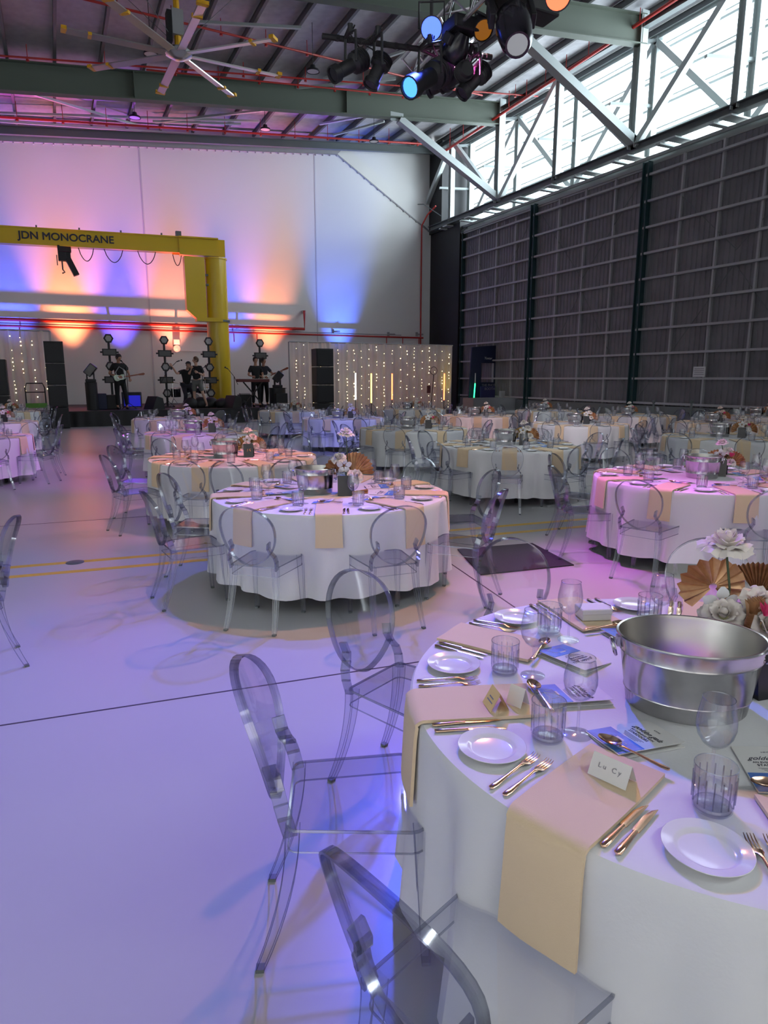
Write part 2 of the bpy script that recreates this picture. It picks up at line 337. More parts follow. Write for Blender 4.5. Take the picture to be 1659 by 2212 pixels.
# roof bracing near the end wall (flat angles under the purlins)
for a, c in (((45, 195), (300, 272)), ((335, 264), (590, 236)), ((690, 268), (815, 246)), ((520, 268), (330, 262)), ((720, 292), (830, 262)), ((560, 300), (0, 262)),
             ((930, 90), (700, 170)), ((855, 170), (640, 190)), ((420, 47), (650, 60)), ((0, 244), (560, 262))):
    p, q = onroof(*a, .34), onroof(*c, .34)
    struct(MB().bar(p, q, .1, .08).build('roof_brace', 'truss_steel'))
# eave beam at the end wall
struct(MB().ibeam(rp(-14, YW-.5, .55), rp(18.9, YW-.5, .55), .2, .35).build('end_wall_beam', 'dark_steel'))
# sprinkler pipework
def sprink(a, c, off, r=.035, drops=6):
    p, q = onroof(*a, off), onroof(*c, off)
    d = (q-p); b = MB(); e0 = p-d*.02; b.tube([e0, q], r)
    for k in range(drops):
        m_ = p+d*((k+.5)/drops); b.tube([m_, m_+Vector((0, 0, off-.16))], .012, n=6)
        b.lathe([(0, 0), (.05, .0), (.05, .05), (0, .05)], 8, mtx=Matrix.Translation(m_-Vector((0, 0, .1))))
    return struct(b.build('sprinkler_pipe', 'red_pipe'))
sprink((-15, 252), (932, 312), .75, .045, 12); sprink((190, 0), (1042, 206), .55, .035, 10); sprink((-30, 118), (1162, 208), .55, .03, 9); sprink((330, 152), (905, 210), .5, .03, 7)
b = MB(); p, q = onx(1480, -15, 18.6), onx(958, 328, 18.6); b.tube([p, q], .06)
for k in range(12): m_ = p.lerp(q, (k+.5)/12); b.tube([m_, (m_.x, m_.y, roofz(m_.x)-.2)], .015, n=6)
struct(b.build('sprinkler_main', 'red_pipe'))
b = MB(); b.tube([(18.55, YW-.15, 9.8), (18.55, YW-.15, 3.1)], .04); b.tube([(18.55, YW-.15, 9.8), (18.7, YW-.5, 10.3), (18.8, YW-1.2, 10.6)], .04); struct(b.build('fire_riser_pipe', 'red_pipe'))
b = MB(); b.tube([onx(930, 502, 18.9)]+[onx(*q, 18.4) for q in ((878, 452), (884, 442), (915, 441), (952, 466))], .025, n=6); struct(b.build('cable_loop', 'dark_steel'))
# wall pipes on the end wall
def wallp(pts, off): return [ony(px, py, YW-off) for px, py in pts]
b = MB(); zz = ony(330, 700, YW-.3).z
p = ony(658, 712, YW-.3); b.tube([(-14, YW-.3, zz), (p.x, YW-.3, zz), (p.x, YW-.3, zz+.9)], .07)
for k in range(9): b.box((-12+k*2.9, YW-.15, zz), (.09, .3, .16), 'grey_paint')
b.box((p.x, YW-.16, zz+.86), (.12, .3, .12), 'grey_paint'); struct(b.build('fire_main_pipe', 'red_pipe'))
b = MB(); z2 = ony(330, 713, YW-.2).z; p2 = ony(914, 730, YW-.2); b.tube([(-14, YW-.2, z2), (p2.x, YW-.2, z2)], .045)
b.tube([(-14, YW-.12, z2+.12), (ony(868, 728, YW-.2).x, YW-.12, z2+.12)], .02, 'grey_paint')
for px in (43, 505, 555, 835, 870, 905):
    x = ony(px, 720, YW-.2).x; b.tube([(x, YW-.2, z2), (x, YW-.2, z2-.45)], .025)
struct(b.build('sprinkler_wall_pipe', 'red_pipe'))
for px, py in ((719, 716), (839, 722), (900, 722)):
    p = ony(px, py, YW-.05); struct(MB().box((p.x, YW-.05, p.z), (.1, .1, .22)).tube([(p.x, YW-.1, p.z), (p.x+.35, YW-.16, p.z)], .04).build('wall_bracket', 'grey_paint'))
# ---- door wall (right)
XD = 19.35
def yx(px, x=XR): return onx(px, 700, x).y
leafs = [(25.05, 30.95, XD+.0), (18.75, 25.0, XD-.12), (11.2, 18.65, XD-.24)]
zb, zt = .72, 8.95
for i, (ya, yb, xd) in enumerate(leafs):
    d = empty('door_%d' % (i+1), (xd, ya, 0), **ST)
    L = yb-ya; b = MB(); n = int(L/.2)
    vs = []; prof = [(0, 0), (.1, 0), (.12, .03), (.18, .03)]
    ys = []; 
    for k in range(n+1):
        for a, c in prof:
            yy = k*L/n+a
            if yy <= L: ys.append((yy, c))
    b.add([(.12+c, yy, z) for yy, c in ys for z in (zb, zt)], [(2*k, 2*k+1, 2*k+3, 2*k+2) for k in range(len(ys)-1)])
    b.box((.22, L/2, (zb+zt)/2), (.03, L, zt-zb)); b.build('cladding', 'door_sheet', d)
    for k in range(10):
        z = .86+k*.862
        if z < zt-.05: MB().box((.0, L/2, z), (.14, L, .075)).build('girt', 'door_girt', d)
    nb = 4 if i < 2 else 5
    for k in range(1, nb): MB().box((.07, L*k/nb, (zb+zt)/2), (.09, .07, zt-zb)).build('mullion', 'door_girt', d)
    MB().ibeam((-.02, L, zb-.3), (-.02, L, zt+.1), .2, .28, up=(0, 1, 0)).build('door_column', 'door_column', d)
    MB().box((.1, L/2, zb-.2), (.3, L, .5)).build('bottom_rail', 'dark_steel', d)
    for (a_, c_) in (((.06, .2, 1.0), (.06, L/2, 5.2)), ((.06, L-.2, 1.0), (.06, L/2, 5.2)), ((.06, .2, 8.8), (.06, L*.5, 5.6)), ((.06, L-.2, 8.8), (.06, L*.5, 5.6))): MB().tube([a_, c_], .012, n=5).build('tie_rod', 'dark_steel', d)
struct(MB().box((XD+.5, 14, .1), (.8, 34, .2)).build('door_track', 'dark_steel'))
struct(MB().box((20.2, YW-1.4, 4.75), (2.0, 3.2, 9.6)).build('wall_right_end', 'black'))
struct(MB().box((XR+.9, YW-.6, 11.6), (1.6, 1.4, 4.4)).build('wall_right_end_upper', 'black'))
# header girders with stepped track
b = MB()
for k, (xo, z, h) in enumerate(((.05, 9.28, .1), (.2, 9.12, .12), (.35, 9.2, .3), (.0, 8.98, .16))): b.box((XD+xo, 14, z), (.1, 40, h))
b.box((XD+.15, 14, 8.98), (.5, 40, .03)); struct(b.build('door_header', 'track_steel'))
k = 0; y = -3.
while y < 33:
    struct(MB().box((XR+.55, y, 9.44), (1.5, .42, .05)).box((XR+.55, y+.5, 9.4), (1.5, .2, .06)).build('header_bracket_plate', 'truss_steel')); y += 2.05
# wind truss: inner plane X=19, outer plane X=20.6
XI, XO = XR, 20.6; zc, ztop = 9.62, 13.55
tr = empty('wind_truss', (0, 0, 0), **ST)
MB().ibeam((XI, -6, zc), (XI, YW-.3, zc), .3, .26, up=(0, 0, 1)).build('bottom_chord', 'dark_steel', tr)
MB().ibeam((XI, -6, ztop-.1), (XI, YW-.3, ztop-.1), .25, .22).build('top_chord', 'dark_steel', tr)
MB().ibeam((XO, -6, zc), (XO, YW-.3, zc), .2, .2).build('outer_bottom_chord', 'truss_steel', tr)
MB().ibeam((XO, -6, ztop+.2), (XO, YW-.3, ztop+.2), .2, .2).build('outer_top_chord', 'truss_steel', tr)
yv = 32.9
for j in range(-3, 5):
    y0 = 27.42-(j)*8.15+8.15*0
    if y0 < -6: continue
    MB().ibeam((XI, y0, zc), (XI, y0, 13.9), .32, .32, up=(0, 1, 0)).build('truss_post', 'truss_steel', tr)
    for ym in (y0-4.0,):
        MB().ibeam((XI, ym, zc), (XI, ym, ztop-.2), .24, .24, up=(0, 1, 0)).build('truss_post', 'truss_steel', tr)
        MB().bar((XI, y0-.1, zc+.1), (XI, ym+.1, ztop-.2), .21, .21).build('diagonal_brace', 'truss_steel', tr)
        MB().bar((XI, ym-4.05, zc+.1), (XI, ym-.1, ztop-.2), .21, .21).build('diagonal_brace', 'truss_steel', tr)
for j in range(-1, 11):
    yo = 32.3-j*4.07
    if yo > YW-.3 or yo < -6: continue
    MB().ibeam((XO, yo, zc), (XO, yo, ztop+.2), .26, .26, up=(0, 1, 0)).build('truss_post', 'truss_steel', tr)
    if j % 2:
        MB().bar((XO, yo, ztop+.1), (XO, yo+4.0, zc), .21, .21).build('diagonal_brace', 'truss_steel', tr) if yo+4 < YW else None
        MB().bar((XO, yo, ztop+.1), (XO, yo-4.0, zc), .21, .21).build('diagonal_brace', 'truss_steel', tr)
    MB().bar((XI, yo+.5, 11.5), (XO, yo, 11.5), .14, .1).build('truss_strut', 'truss_steel', tr)
    MB().bar((XI, yo+.5, ztop-.1), (XO, yo, ztop+.1), .14, .1).build('truss_strut', 'truss_steel', tr)
# big knee braces from rafter to truss
for px0, y0 in ((862, 27.47), (1140, 19.27)):
    p = ony(px0, 258 if y0 > 20 else 92, y0)
    struct(MB().bar((p.x, y0, p.z), (XI-.1, y0, zc+.25), .32, .26).box((p.x-.1, y0, p.z+.08), (.6, .03, .34)).build('knee_brace', 'truss_steel'))
# glazing beyond the truss
XG = 21.5
win = empty('window_1', (XG, 13, 11.6), **ST)
MB().box((0, 0, 0), (.02, 40.5, 4.9)).build('window_pane', 'pane', win)
for zz_ in (-1.7, -.75, .2, 1.15, 2.1):
    MB().bar((-.06, -20, zz_), (-.06, 20.2, zz_), .08, .09).bar((-.06, -20, zz_+.18), (-.06, 20.2, zz_+.18), .08, .05).build('glazing_bar', 'truss_steel', win)
struct(MB().box((XG, .5, 11.6), (.1, 15.5, 5)).build('glazing_blocker', 'door_sheet'))  # opaque panel added out of view, keeps glazing light off the foreground
struct(MB().box((XD+.4, 3.0, 4.6), (.1, 19.4, 9.2)).build('wall_right', 'door_sheet'))
struct(MB().box((11.5, -7.8, 6.8), (21, .2, 13.6)).box((-6.5, -7.8, 9.8), (15, .2, 7.6)).box((-13, -7.8, 3), (2, .2, 6)).build('wall_front', 'wall_paint'))  # low opening behind the camera added to let in neutral fill light
struct(MB().box((-14.1, 13, 5.6), (.2, 42, 11.2)).build('wall_left', 'wall_paint'))
# ceiling fan
fh = onz(386, 118, 10.4)
fan = empty('ceiling_fan', fh, 0, label='large eight-blade ceiling fan with yellow blade tips below the roof', cat='ceiling fan')
tip = onz(595, 84, 10.4)-fh; a0 = atan2(tip.y, tip.x); FR = 2.95
MB().lathe([(0, .12), (.3, .12), (.36, .06), (.36, -.02), (.2, -.1), (.12, -.14), (0, -.14)], 24).build('hub', 'alu', fan)
for k in range(8):
    a = a0+k*pi/4; Rm = Matrix.Rotation(a, 4, 'Z')
    b = MB(); b.box((0, 0, 0), (1, 1, 1)); b.v = [tuple(Rm @ Matrix.Rotation(R(10), 4, 'X') @ Vector((.3+(v[0]+.5)*(FR-.45), v[1]*.22, v[2]*.035))) for v in b.v]
    bl = b.build('blade', 'fan_blade', fan)
    b = MB(); b.box((FR-.1, 0, .02), (.13, .28, .08)); b.v = [tuple(Rm @ Vector(v)) for v in b.v]; b.build('blade_tip', 'fan_yellow', bl)
    b = MB(); b.box((FR*.76, 0, 0), (.09, .26, .07)); b.v = [tuple(Rm @ Vector(v)) for v in b.v]; b.build('blade_band', 'fan_yellow', bl)
MB().tube([(0, 0, .1), (0, 0, .45)], .09).build('mount', 'fan_yellow', fan)
MB().box((0, 0, .75), (.3, .3, .62)).box((-.22, 0, .62), (.12, .3, .75), 'black').build('motor', 'grey_paint', fan)
MB().tube([(0, 0, 1.05), (0, 0, 1.35)], .08, 'fan_yellow').tube([(0, 0, 1.3), (0, 0, roofz(fh.x)-fh.z)], .04, 'dark_steel').build('hanging_rod', 'dark_steel', fan)
for k in range(4):
    a = k*pi/2+.5; MB().tube([(.25*cos(a), .25*sin(a), .4), (2.2*cos(a), 2.2*sin(a), roofz(fh.x)-fh.z-.1+RSL*2.2*cos(a))], .008, n=4).build('guy_wire', 'dark_steel', fan)
# pendant lamps
def pendant(px, py, off, lab):
    p = onroof(px, py, off); o = empty('pendant_lamp', p, 0, label=lab, cat='ceiling lamp', group='high bay lamps under the roof')
    MB().lathe([(.0, .16), (.08, .16), (.1, .06), (.2, .03), (.22, -.03), (.19, -.03)], 20).build('lamp_housing', 'black', o)
    MB().lathe([(0, -.02), (.19, -.02), (.19, -.01), (0, -.01)], 20).build('lamp_lens', 'white_plastic', o)
    MB().tube([(0, 0, .15), (0, 0, off-.1)], .01, n=5).build('cable', 'black', o)
for a in ((326, 116, 1.5, 'round black pendant lamp just left of the big ceiling fan'), (291, 253, 1.3, 'round black pendant lamp below the green beam at left, above the wall joint'),
          (676, 153, 1.5, 'round black pendant lamp left of the two hanging stage spotlights'), (573, 279, 1.3, 'round black pendant lamp against the top of the end wall, centre'),
          (808, 305, 1.3, 'round black pendant lamp hanging nearest the wall corner at right')): pendant(*a)
ORDN = 'first second third fourth fifth sixth seventh eighth ninth tenth eleventh twelfth thirteenth fourteenth fifteenth'.split()
# ================================================================== LIGHTING TRUSS AND FIXTURES
def frame(d, up=(0, 0, 1)):
    d = Vector(d).normalized(); x = d.cross(Vector(up))
    if x.length < .01: x = Vector((1, 0, 0))
    x.normalize(); z = x.cross(d); return Matrix((x, d, z)).transposed().to_4x4()
ta, tb = onz(893, 160, 5.35), onz(1120, -80, 5.5)
lt = empty('lighting_truss', ta, label='silver box truss carrying the stage lights, hanging at top centre', cat='truss')
d = tb-ta; L = d.length; F_ = frame(d); hw = .15
cs = [(-hw, -hw), (hw, -hw), (hw, hw), (-hw, hw)]
for x, z in cs: b = MB(); b.tube([F_ @ Vector((x, 0, z)), F_ @ Vector((x, L, z))], .022); b.build('truss_chord', 'alu', lt)
for k in range(4):
    b = MB(); (x0, z0), (x1, z1) = cs[k], cs[(k+1) % 4]; n = int(L/.28)
    for i in range(n):
        p, q = ((x0, z0), (x1, z1)) if i % 2 else ((x1, z1), (x0, z0))
        b.tube([F_ @ Vector((p[0], i*L/n, p[1])), F_ @ Vector((q[0], (i+1)*L/n, q[1]))], .011, n=6)
    b.build('truss_lattice', 'alu', lt)
b = MB(); b.tube([F_ @ Vector((.1, L*.3, .1)), F_ @ Vector((.1, L*.3, .1))+Vector((0, 0, 6.9))], .02).tube([F_ @ Vector((0, L*.9, .1)), F_ @ Vector((0, L*.9, .1))+Vector((0, 0, 6.9))], .02); b.build('hanging_cable', 'black', lt)
b = MB(); random.seed(3)
pts = [F_ @ Vector((.17*sin(i*1.3), i*L/18, -.12+.08*cos(i*2.1))) for i in range(19)]; b.tube(pts, .018, n=6); pts = [F_ @ Vector((-.15+.06*sin(i*1.9), i*L/18, .14+.05*cos(i*1.1))) for i in range(19)]; b.tube(pts, .015, n=6)
b.build('power_cable', 'black', lt)
for nm, a_, c_, lb in (('light_bar', onz(696, 78, 5.25), onz(905, 106, 5.25), 'black lighting bar reaching left from the truss'), ('light_bar', onz(985, 113, 5.2), onz(1062, 124, 5.2), 'short black lighting bar right of the truss')):
    b = MB(); b.tube([a_, c_], .03); 
    for k in range(7): b.sphere(a_.lerp(c_, .15+.12*k), .045, n=6, m=4, sc=(1, 1, .7))
    tag(b.build(nm, 'black'), lb, 'lighting bar')
def profile_spot(pb, pf, lab, lens='black_gloss', sc=1.0, top=None, grp=None):
    pb = Vector(pb); pf = Vector(pf); o = empty('stage_spotlight', pb.lerp(pf, .45), label=lab, cat='spotlight', group=grp)
    d = pf-pb; L = d.length; Fm = frame(d); c = pb.lerp(pf, .45); T = Matrix.Translation(pb-c) @ Fm @ Matrix.Rotation(-pi/2, 4, 'X')
    r = .085*sc
    b = MB(); b.lathe([(0, 0), (r*.9, 0), (r*1.15, .03*sc), (r*1.2, L*.35), (r*.8, L*.42), (r*.78, L*.8), (r*1.0, L*.84), (r*1.0, L), (r*.85, L), (r*.8, L*.96), (0, L*.96)], 16, mtx=T)
    for k in range(5): b.lathe([(r*1.15, L*(.06+.05*k)), (r*1.28, L*(.07+.05*k)), (r*1.15, L*(.08+.05*k))], 16, mtx=T)
    b.build('spotlight_body', 'black', o)
    MB().lathe([(0, L*.965), (r*.83, L*.965)], 16, mtx=T).build('lens', lens, o)
    tz = (top or .38); b = MB()
    for s in (-1, 1):
        x = Fm @ Vector((s*(r*1.4), 0, 0)); b.tube([x, x*.9+Vector((0, 0, tz*.75)), Vector((0, 0, tz*.8))], .014, n=6)
    b.tube([(0, 0, tz*.78), (0, 0, tz)], .03)
    A0, A1 = onz(696, 78, 5.25)-c, onz(905, 106, 5.25)-c; tt = max(0, min(1, (Vector((0, 0, tz))-A0).dot(A1-A0)/(A1-A0).length_squared)); q_ = A0+(A1-A0)*tt
    if (q_-Vector((0, 0, tz))).length < .5: b.tube([(0, 0, tz-.01), q_], .018)
    b.build('yoke', 'black', o)
    b = MB(); b.tube([Fm @ Vector((.05, -L*.4, .05)), Fm @ Vector((.12, -L*.6, .12)), Fm @ Vector((.1, -L*.5, .25)), Vector((.05, 0, tz))], .008, n=5); b.build('cable', 'black', o)
    return o
profile_spot(onz(789, 124, 5.0), onz(718, 163, 4.75), 'long black stage spotlight, leftmost on the lighting bar, aimed left', grp=None, top=.38)
profile_spot(onz(830, 122, 5.0), onz(800, 186, 4.7), 'black stage spotlight on the bar aimed steeply down, second from left', top=.40)
profile_spot(onz(962, 150, 5.0), onz(884, 190, 4.65), 'fat black stage spotlight glowing blue at its lens, under the truss', 'led_cyan', 1.35, top=.4)
profile_spot(onz(1050, 146, 5.0), onz(997, 204, 4.7), 'black stage spotlight right of the truss, aimed down left', top=.3)
profile_spot(onz(1010, 148, 4.9), onz(965, 184, 4.9), 'small black spotlight tucked behind the one glowing blue', sc=.9, top=.3)
profile_spot(onz(965, 178, 4.95), onz(925, 198, 4.9), 'dark spotlight directly beneath the fat blue glowing one', sc=.9, top=.3)
def par(p, tgt, lens, lab, r=.11):
    p = Vector(p); d = (Vector(tgt)-p).normalized(); o = empty('par_light', p, label=lab, cat='stage light')
    T = frame(d) @ Matrix.Rotation(-pi/2, 4, 'X')
    b = MB(); b.lathe([(0, -.28), (r*.7, -.27), (r, -.2), (r*1.05, -.05), (r*1.05, -.02), (r*.95, -.02)], 20, mtx=T); b.build('housing', 'black', o)
    b = MB(); b.lathe([(0, -.045), (r*.95, -.045)], 20, mtx=T); b.build('lens', lens, o)
    b = MB(); x = frame(d) @ Vector((r*1.2, -.12, 0)); b.tube([x, x+Vector((0, 0, .25)), -x+Vector((0, 0, .25))+d*-.24, -x+d*-.24], .012, n=6); b.build('yoke', 'black', o); return o
par(P_blue, (0, 0, 1.6), 'led_blue', 'round stage light shining bright blue at the top of the truss')
par(P_org, (.5, 0, 1.6), 'led_orange', 'round stage light shining orange at the top edge of the picture')
par(P_amb+Vector((0, 0, .02)), (3, 0, 0), 'led_amber', 'dark round stage light with a dim amber rim, right of the blue one', .1)
def moving_head(base, lensp, lens, lab, s=1.0, up=1):
    base = Vector(base); o = empty('moving_head_light', base, label=lab, cat='moving light')
    lp = Vector(lensp)-base; c = lp*.42; d = lp.normalized()
    MB().box((0, 0, .1*s*up), (.32*s, .3*s, .14*s)).build('base', 'black', o, bevel=.02)
    b = MB()
    for k in (-1, 1):
        x = frame(d) @ Vector((k*.17*s, 0, 0)); b.bar(x, x+c, .05*s, .12*s)
    b.build('yoke', 'black', o, bevel=.01)
    T = Matrix.Translation(c) @ frame(d) @ Matrix.Rotation(-pi/2, 4, 'X'); L = (lp-c).length
    b = MB(); b.lathe([(0, -.16*s), (.09*s, -.15*s), (.14*s, -.05*s), (.15*s, L*.3), (.125*s, L*.85), (.1*s, L), (.085*s, L), (.08*s, L-.02), (0, L-.02)], 20, mtx=T); b.build('head', 'black_gloss', o)
    b = MB(); b.lathe([(0, L-.012), (.082*s, L-.012)], 20, mtx=T); b.build('lens', lens, o)
moving_head(onz(1100, 12, 5.35), onz(1118, 98, 4.75), 'head_lens', 'large black moving head light hanging down right of the truss', 1.15)
moving_head(onz(995, 82, 5.2), onz(972, 134, 5.02), 'led_violet', 'black moving head light glowing magenta under the truss', .95)
tag(MB().box(onz(1135, 4, 5.6), (.7, .28, .25)).build('dimmer_box', 'black', bevel=.02), 'black equipment case on the truss above the large moving head', 'equipment case')
# ================================================================== JIB CRANE
YC = 30.9
cp = ony(466, 600, YC); cz = ony(466, 560, YC).z; cr = .47
kr = empty('jib_crane', (cp.x, YC, 0), label='large yellow jib crane with a long arm reaching left over the stage', cat='crane')
MB().lathe([(0, cz), (cr, cz), (cr, 0), (0, 0)], 40).build('column', 'crane_yellow', kr)
zc1 = ony(466, 694, YC).z
MB().lathe([(cr, zc1+.04), (cr+.06, zc1+.04), (cr+.06, zc1-.04), (cr, zc1-.04)], 40).build('collar', 'dark_steel', kr)
MB().lathe([(cr-.1, cz+.02), (cr+.04, cz+.02), (cr+.04, cz-.04), (cr, cz-.04)], 40).build('column_cap', 'crane_yellow', kr)
bt = ony(470, 517, YC-.1); bb = ony(470, 556, YC-.1); lt_ = onz(0, 488, bt.z)
bd = (Vector((lt_.x, lt_.y, 0))-Vector((bt.x, bt.y, 0))).normalized(); ang = atan2(-bd.y, -bd.x)
def cw(s, off, z): return Vector((bt.x, bt.y, 0))+bd*s+Vector((-bd.y, bd.x, 0))*(off)*(1 if bd.x < 0 else -1)+Vector((0, 0, z))-Vector((cp.x, YC, 0))
hB = bt.z-bb.z; s1 = (ony(388, 540, YC).x-bt.x)/bd.x
nrm = Vector((bd.y, -bd.x, 0)); nrm = nrm if nrm.y < 0 else -nrm
b = MB(); b.bar(cw(s1, 0, bt.z-hB*.45), cw(s1+14, 0, bt.z-hB*.45), .34, hB*.78); b.bar(cw(s1, 0, bt.z-hB*.04), cw(s1+14, 0, bt.z-hB*.04), .44, .05); b.bar(cw(s1, 0, bt.z-hB*.86), cw(s1+14, 0, bt.z-hB*.86), .44, .05)
b.build('arm', 'crane_yellow', kr)
b = MB(); b.bar(cw(0, 0, bt.z-hB/2), cw(s1, 0, bt.z-hB/2), .42, hB-.08); b.bar(cw(0, 0, bt.z-.03), cw(s1, 0, bt.z-.03), .6, .06); b.bar(cw(0, 0, bb.z+.03), cw(s1, 0, bb.z+.03), .6, .06)
for q in (0, .48, 1): b.bar(cw(s1*q, 0, bb.z+.02), cw(s1*q, 0, bt.z-.02), .05, .58, up=(bd.x, bd.y, 0))
b.build('arm_head', 'crane_yellow', kr)
xa, xb = ony(398, 600, YC-.2).x, ony(441, 600, YC-.2).x; za, zb2, zc2 = ony(420, 558, YC).z, ony(420, 672, YC).z, ony(420, 692, YC).z
b = MB(); yprism(b, [(xa-cp.x, za), (xb-cp.x, za), (xb-cp.x, zc2), (xa-cp.x+.45, zc2), (xa-cp.x, zb2)], -.45, -.05)
b.build('mast_plate', 'crane_yellow', kr); MB().box((xb-cp.x+.1, -.3, zc1+.02), (1.1, .5, .16)).build('lower_bracket', 'crane_yellow', kr)
MB().box((xb-cp.x+.12, -.2, (za+zb2)/2+.4), (.24, .16, .08)).box((xb-cp.x+.12, -.2, (za+zb2)/2+.0), (.24, .16, .08)).build('stop_bolts', 'dark_steel', kr)
fc = nrm*.176
t0, t1 = ony(36, 517, lt_.y-.1), ony(254, 522, YC); sm = (((t0.x+t1.x)/2)-bt.x)/bd.x
tp = cw(sm, 0, bt.z-hB*.44)+fc
tx = text('lettering', 'JDN MONOCRANE', .46, 'ink', tp, (pi/2, 0, ang), kr, .004, 1.0, True)
bpy.context.view_layer.update(); tw = tx.dimensions.x; tx.scale = ((t1.x-t0.x)*.97/tw, .86, 1)
for px, lb in ((142, 0),):
    x = ony(px, 560, YC); s = (x.x-bt.x)/bd.x; p = cw(s, 0, bb.z+.05)+nrm*.05+Vector((cp.x, YC, 0))
    h = empty('hoist', p, label='black chain hoist hanging from the yellow crane arm', cat='hoist')
    MB().box((0, 0, -.05), (.5, .3, .25)).box((-.1, 0, -.35), (.3, .26, .35)).box((.12, .05, -.3), (.2, .2, .5)).build('trolley', 'black', h, bevel=.02)
    MB().tube([(-.12, 0, -.5), (-.12, 0, -.85), (-.05, 0, -.95), (-.15, 0, -1.0)], .03, n=6).tube([(-.3, 0, -.3), (-.3, 0, -.7)], .02, n=5).build('hook', 'dark_steel', h)
    MB().bar((.1, 0, -.4), (.38, 0, -1.05), .3, .22).build('chain_bag', 'black', h)
b = MB()
for pa, pb_ in ((172, 205), (228, 268), (300, 338), (374, 393)):
    a_ = (ony(pa, 550, YC).x-bt.x)/bd.x; c_ = (ony(pb_, 550, YC).x-bt.x)/bd.x
    b.tube([cw(a_+(c_-a_)*i/10, 0, bb.z+.08-.5*sin(pi*i/10)**.7) for i in range(11)], .018, n=5)
b.build('festoon_cable', 'black', kr)
b = MB()
for px in (79, 173, 263, 350): b.box(cw((ony(px, 500, YC).x-bt.x)/bd.x, 0, bt.z+.05), (.06, .1, .12))
b.box(cw(s1, 0, bt.z+.12), (.22, .2, .2)); b.build('arm_fittings', 'dark_steel', kr)
# ================================================================== STAGE
SF, SZ = 26.8, .56; sxr = ony(622, 880, SF).x
stg = empty('stage', (0, SF, 0), label='low black stage platform along the end wall under the yellow crane', cat='stage')
MB().box(((sxr-9)/2, 3.5, SZ-.03), (sxr+9, 7.0, .06)).build('stage_deck', 'black', stg)
b = MB(); b.grid(lambda u, v: (-9+(sxr+9)*u, -.02+.02*sin(u*260), v*(SZ-.05)), 260, 1, None); b.build('stage_skirt', 'black', stg)
def wallthing():
    p = ony(382, 753, YW-.15); o = empty('wall_fan', p, label='small white round wall unit with a box above, behind the drum kit', cat='wall fixture')
    MB().lathe([(0, -.12), (.12, -.12), (.16, -.05), (.16, .05), (0, .08)], 20, mtx=Matrix.Rotation(pi/2, 4, 'X')).build('round_cover', 'white_plastic', o)
    MB().box((0, 0, .31), (.28, .25, .24)).build('box', 'white_plastic', o, bevel=.02); MB().tube([(.15, .05, -.1), (1.25, .1, -.12)], .02).build('conduit', 'white_plastic', o)
wallthing()
# speaker towers
def tower(px0, px1, pyt, Y, n, lab, z0=0):
    a_, c_ = ony(px0, pyt, Y), ony(px1, pyt, Y); w_ = c_.x-a_.x; H_ = a_.z-z0; o = empty('speaker_tower', ((a_.x+c_.x)/2, Y, z0), label=lab, cat='loudspeaker')
    for k in range(n):
        h = H_/n; c = empty('speaker_cabinet', (0, 0, 0)); c.parent = o; bpy.data.objects.remove(c)
        MB().box((0, .3, h*(k+.5)), (w_, .6, h-.02)).box((0, -.008, h*(k+.5)), (w_-.08, .02, h-.1)).build('speaker_cabinet', 'black', o, bevel=.015)
tower(93, 135, 736, SF-.7, 4, 'tall black loudspeaker tower at the left end of the stage')
tower(683, 720, 752, SF-.6, 4, 'tall black loudspeaker tower in front of the fairy-light drape')
tower(-45, 11, 775, SF-1.6, 2, 'dark loudspeaker at the left edge of the picture before the drape')
# drapes with fairy lights
random.seed(11)
def drape(xa, xb, Y, zt_, zb_, lab, nm='fairy_light_drape'):
    b = MB(); n = int((xb-xa)*22)
    ph = [random.uniform(0, 6) for _ in range(3)]
    f = lambda x: .05*sin(x*17+ph[0])+.04*sin(x*31+ph[1]+sin(x*3))+.03*sin(x*7+ph[2])
    b.grid(lambda u, v: (xa+(xb-xa)*u, Y+f(xa+(xb-xa)*u)*(.5+.5*v), zt_+(zb_-zt_)*v), n, 6, 'sheer')
    o = empty(nm, ((xa+xb)/2, Y, 0), label=lab, cat='drape')
    b.v = [(v[0]-(xa+xb)/2, v[1]-Y, v[2]) for v in b.v]; b.build('sheer_fabric', 'sheer', o)
    MB().tube([((xa-xb)/2, 0, zt_), ((xb-xa)/2, 0, zt_)], .03).build('top_rail', 'grey_paint', o)
    for s in (-1, 1): MB().tube([(s*(xb-xa)/2, .1, 0), (s*(xb-xa)/2, .1, zt_)], .03).build('upright', 'grey_paint', o)
    return f
def lights(xa, xb, Y, zt_, zb_, step, grp, where):
    n = int((xb-xa)/step)
    for k in range(n):
        x = xa+(k+.5)*(xb-xa)/n+random.uniform(-.05, .05); b = MB(); b.tube([(0, .16, zt_+.05), (0, 0, zt_), (0, 0, zb_)], .004, 'pale_leaf', n=3)
        z = zt_-random.uniform(.05, .4)
        while z > zb_+.1:
            b.sphere((random.uniform(-.02, .02), -.01, z), random.choice((.011, .014, .02)), 'bulb', 6, 4); z -= random.choice((.14, .14, .28, .4, .5))
        o = b.build('string_light', 'bulb'); o.location = (x, Y, 0); tag(o, where % (ORDN[k] if k < n/2 else ORDN[n-1-k], 'left' if k < n/2 else 'right'), 'string light', grp)
p0, p1 = ony(625, 738, 27.80), ony(978, 741, 27.80)
drape(p0.x, p1.x, 27.80, p0.z, .05, 'wide sheer white drape with fairy lights beside the dark corner')
lights(p0.x+.05, p1.x-.05, 27.65, p0.z-.05, .3, .36, 'fairy lights on the right drape', 'warm fairy light string on the wide drape, %s from its %s end')
q1 = ony(107, 715, 28.60); q0 = ony(-60, 713, 28.60)
drape(q0.x-1, q1.x, 28.60, q1.z, SZ, 'sheer white drape with fairy lights at the left edge of the stage')
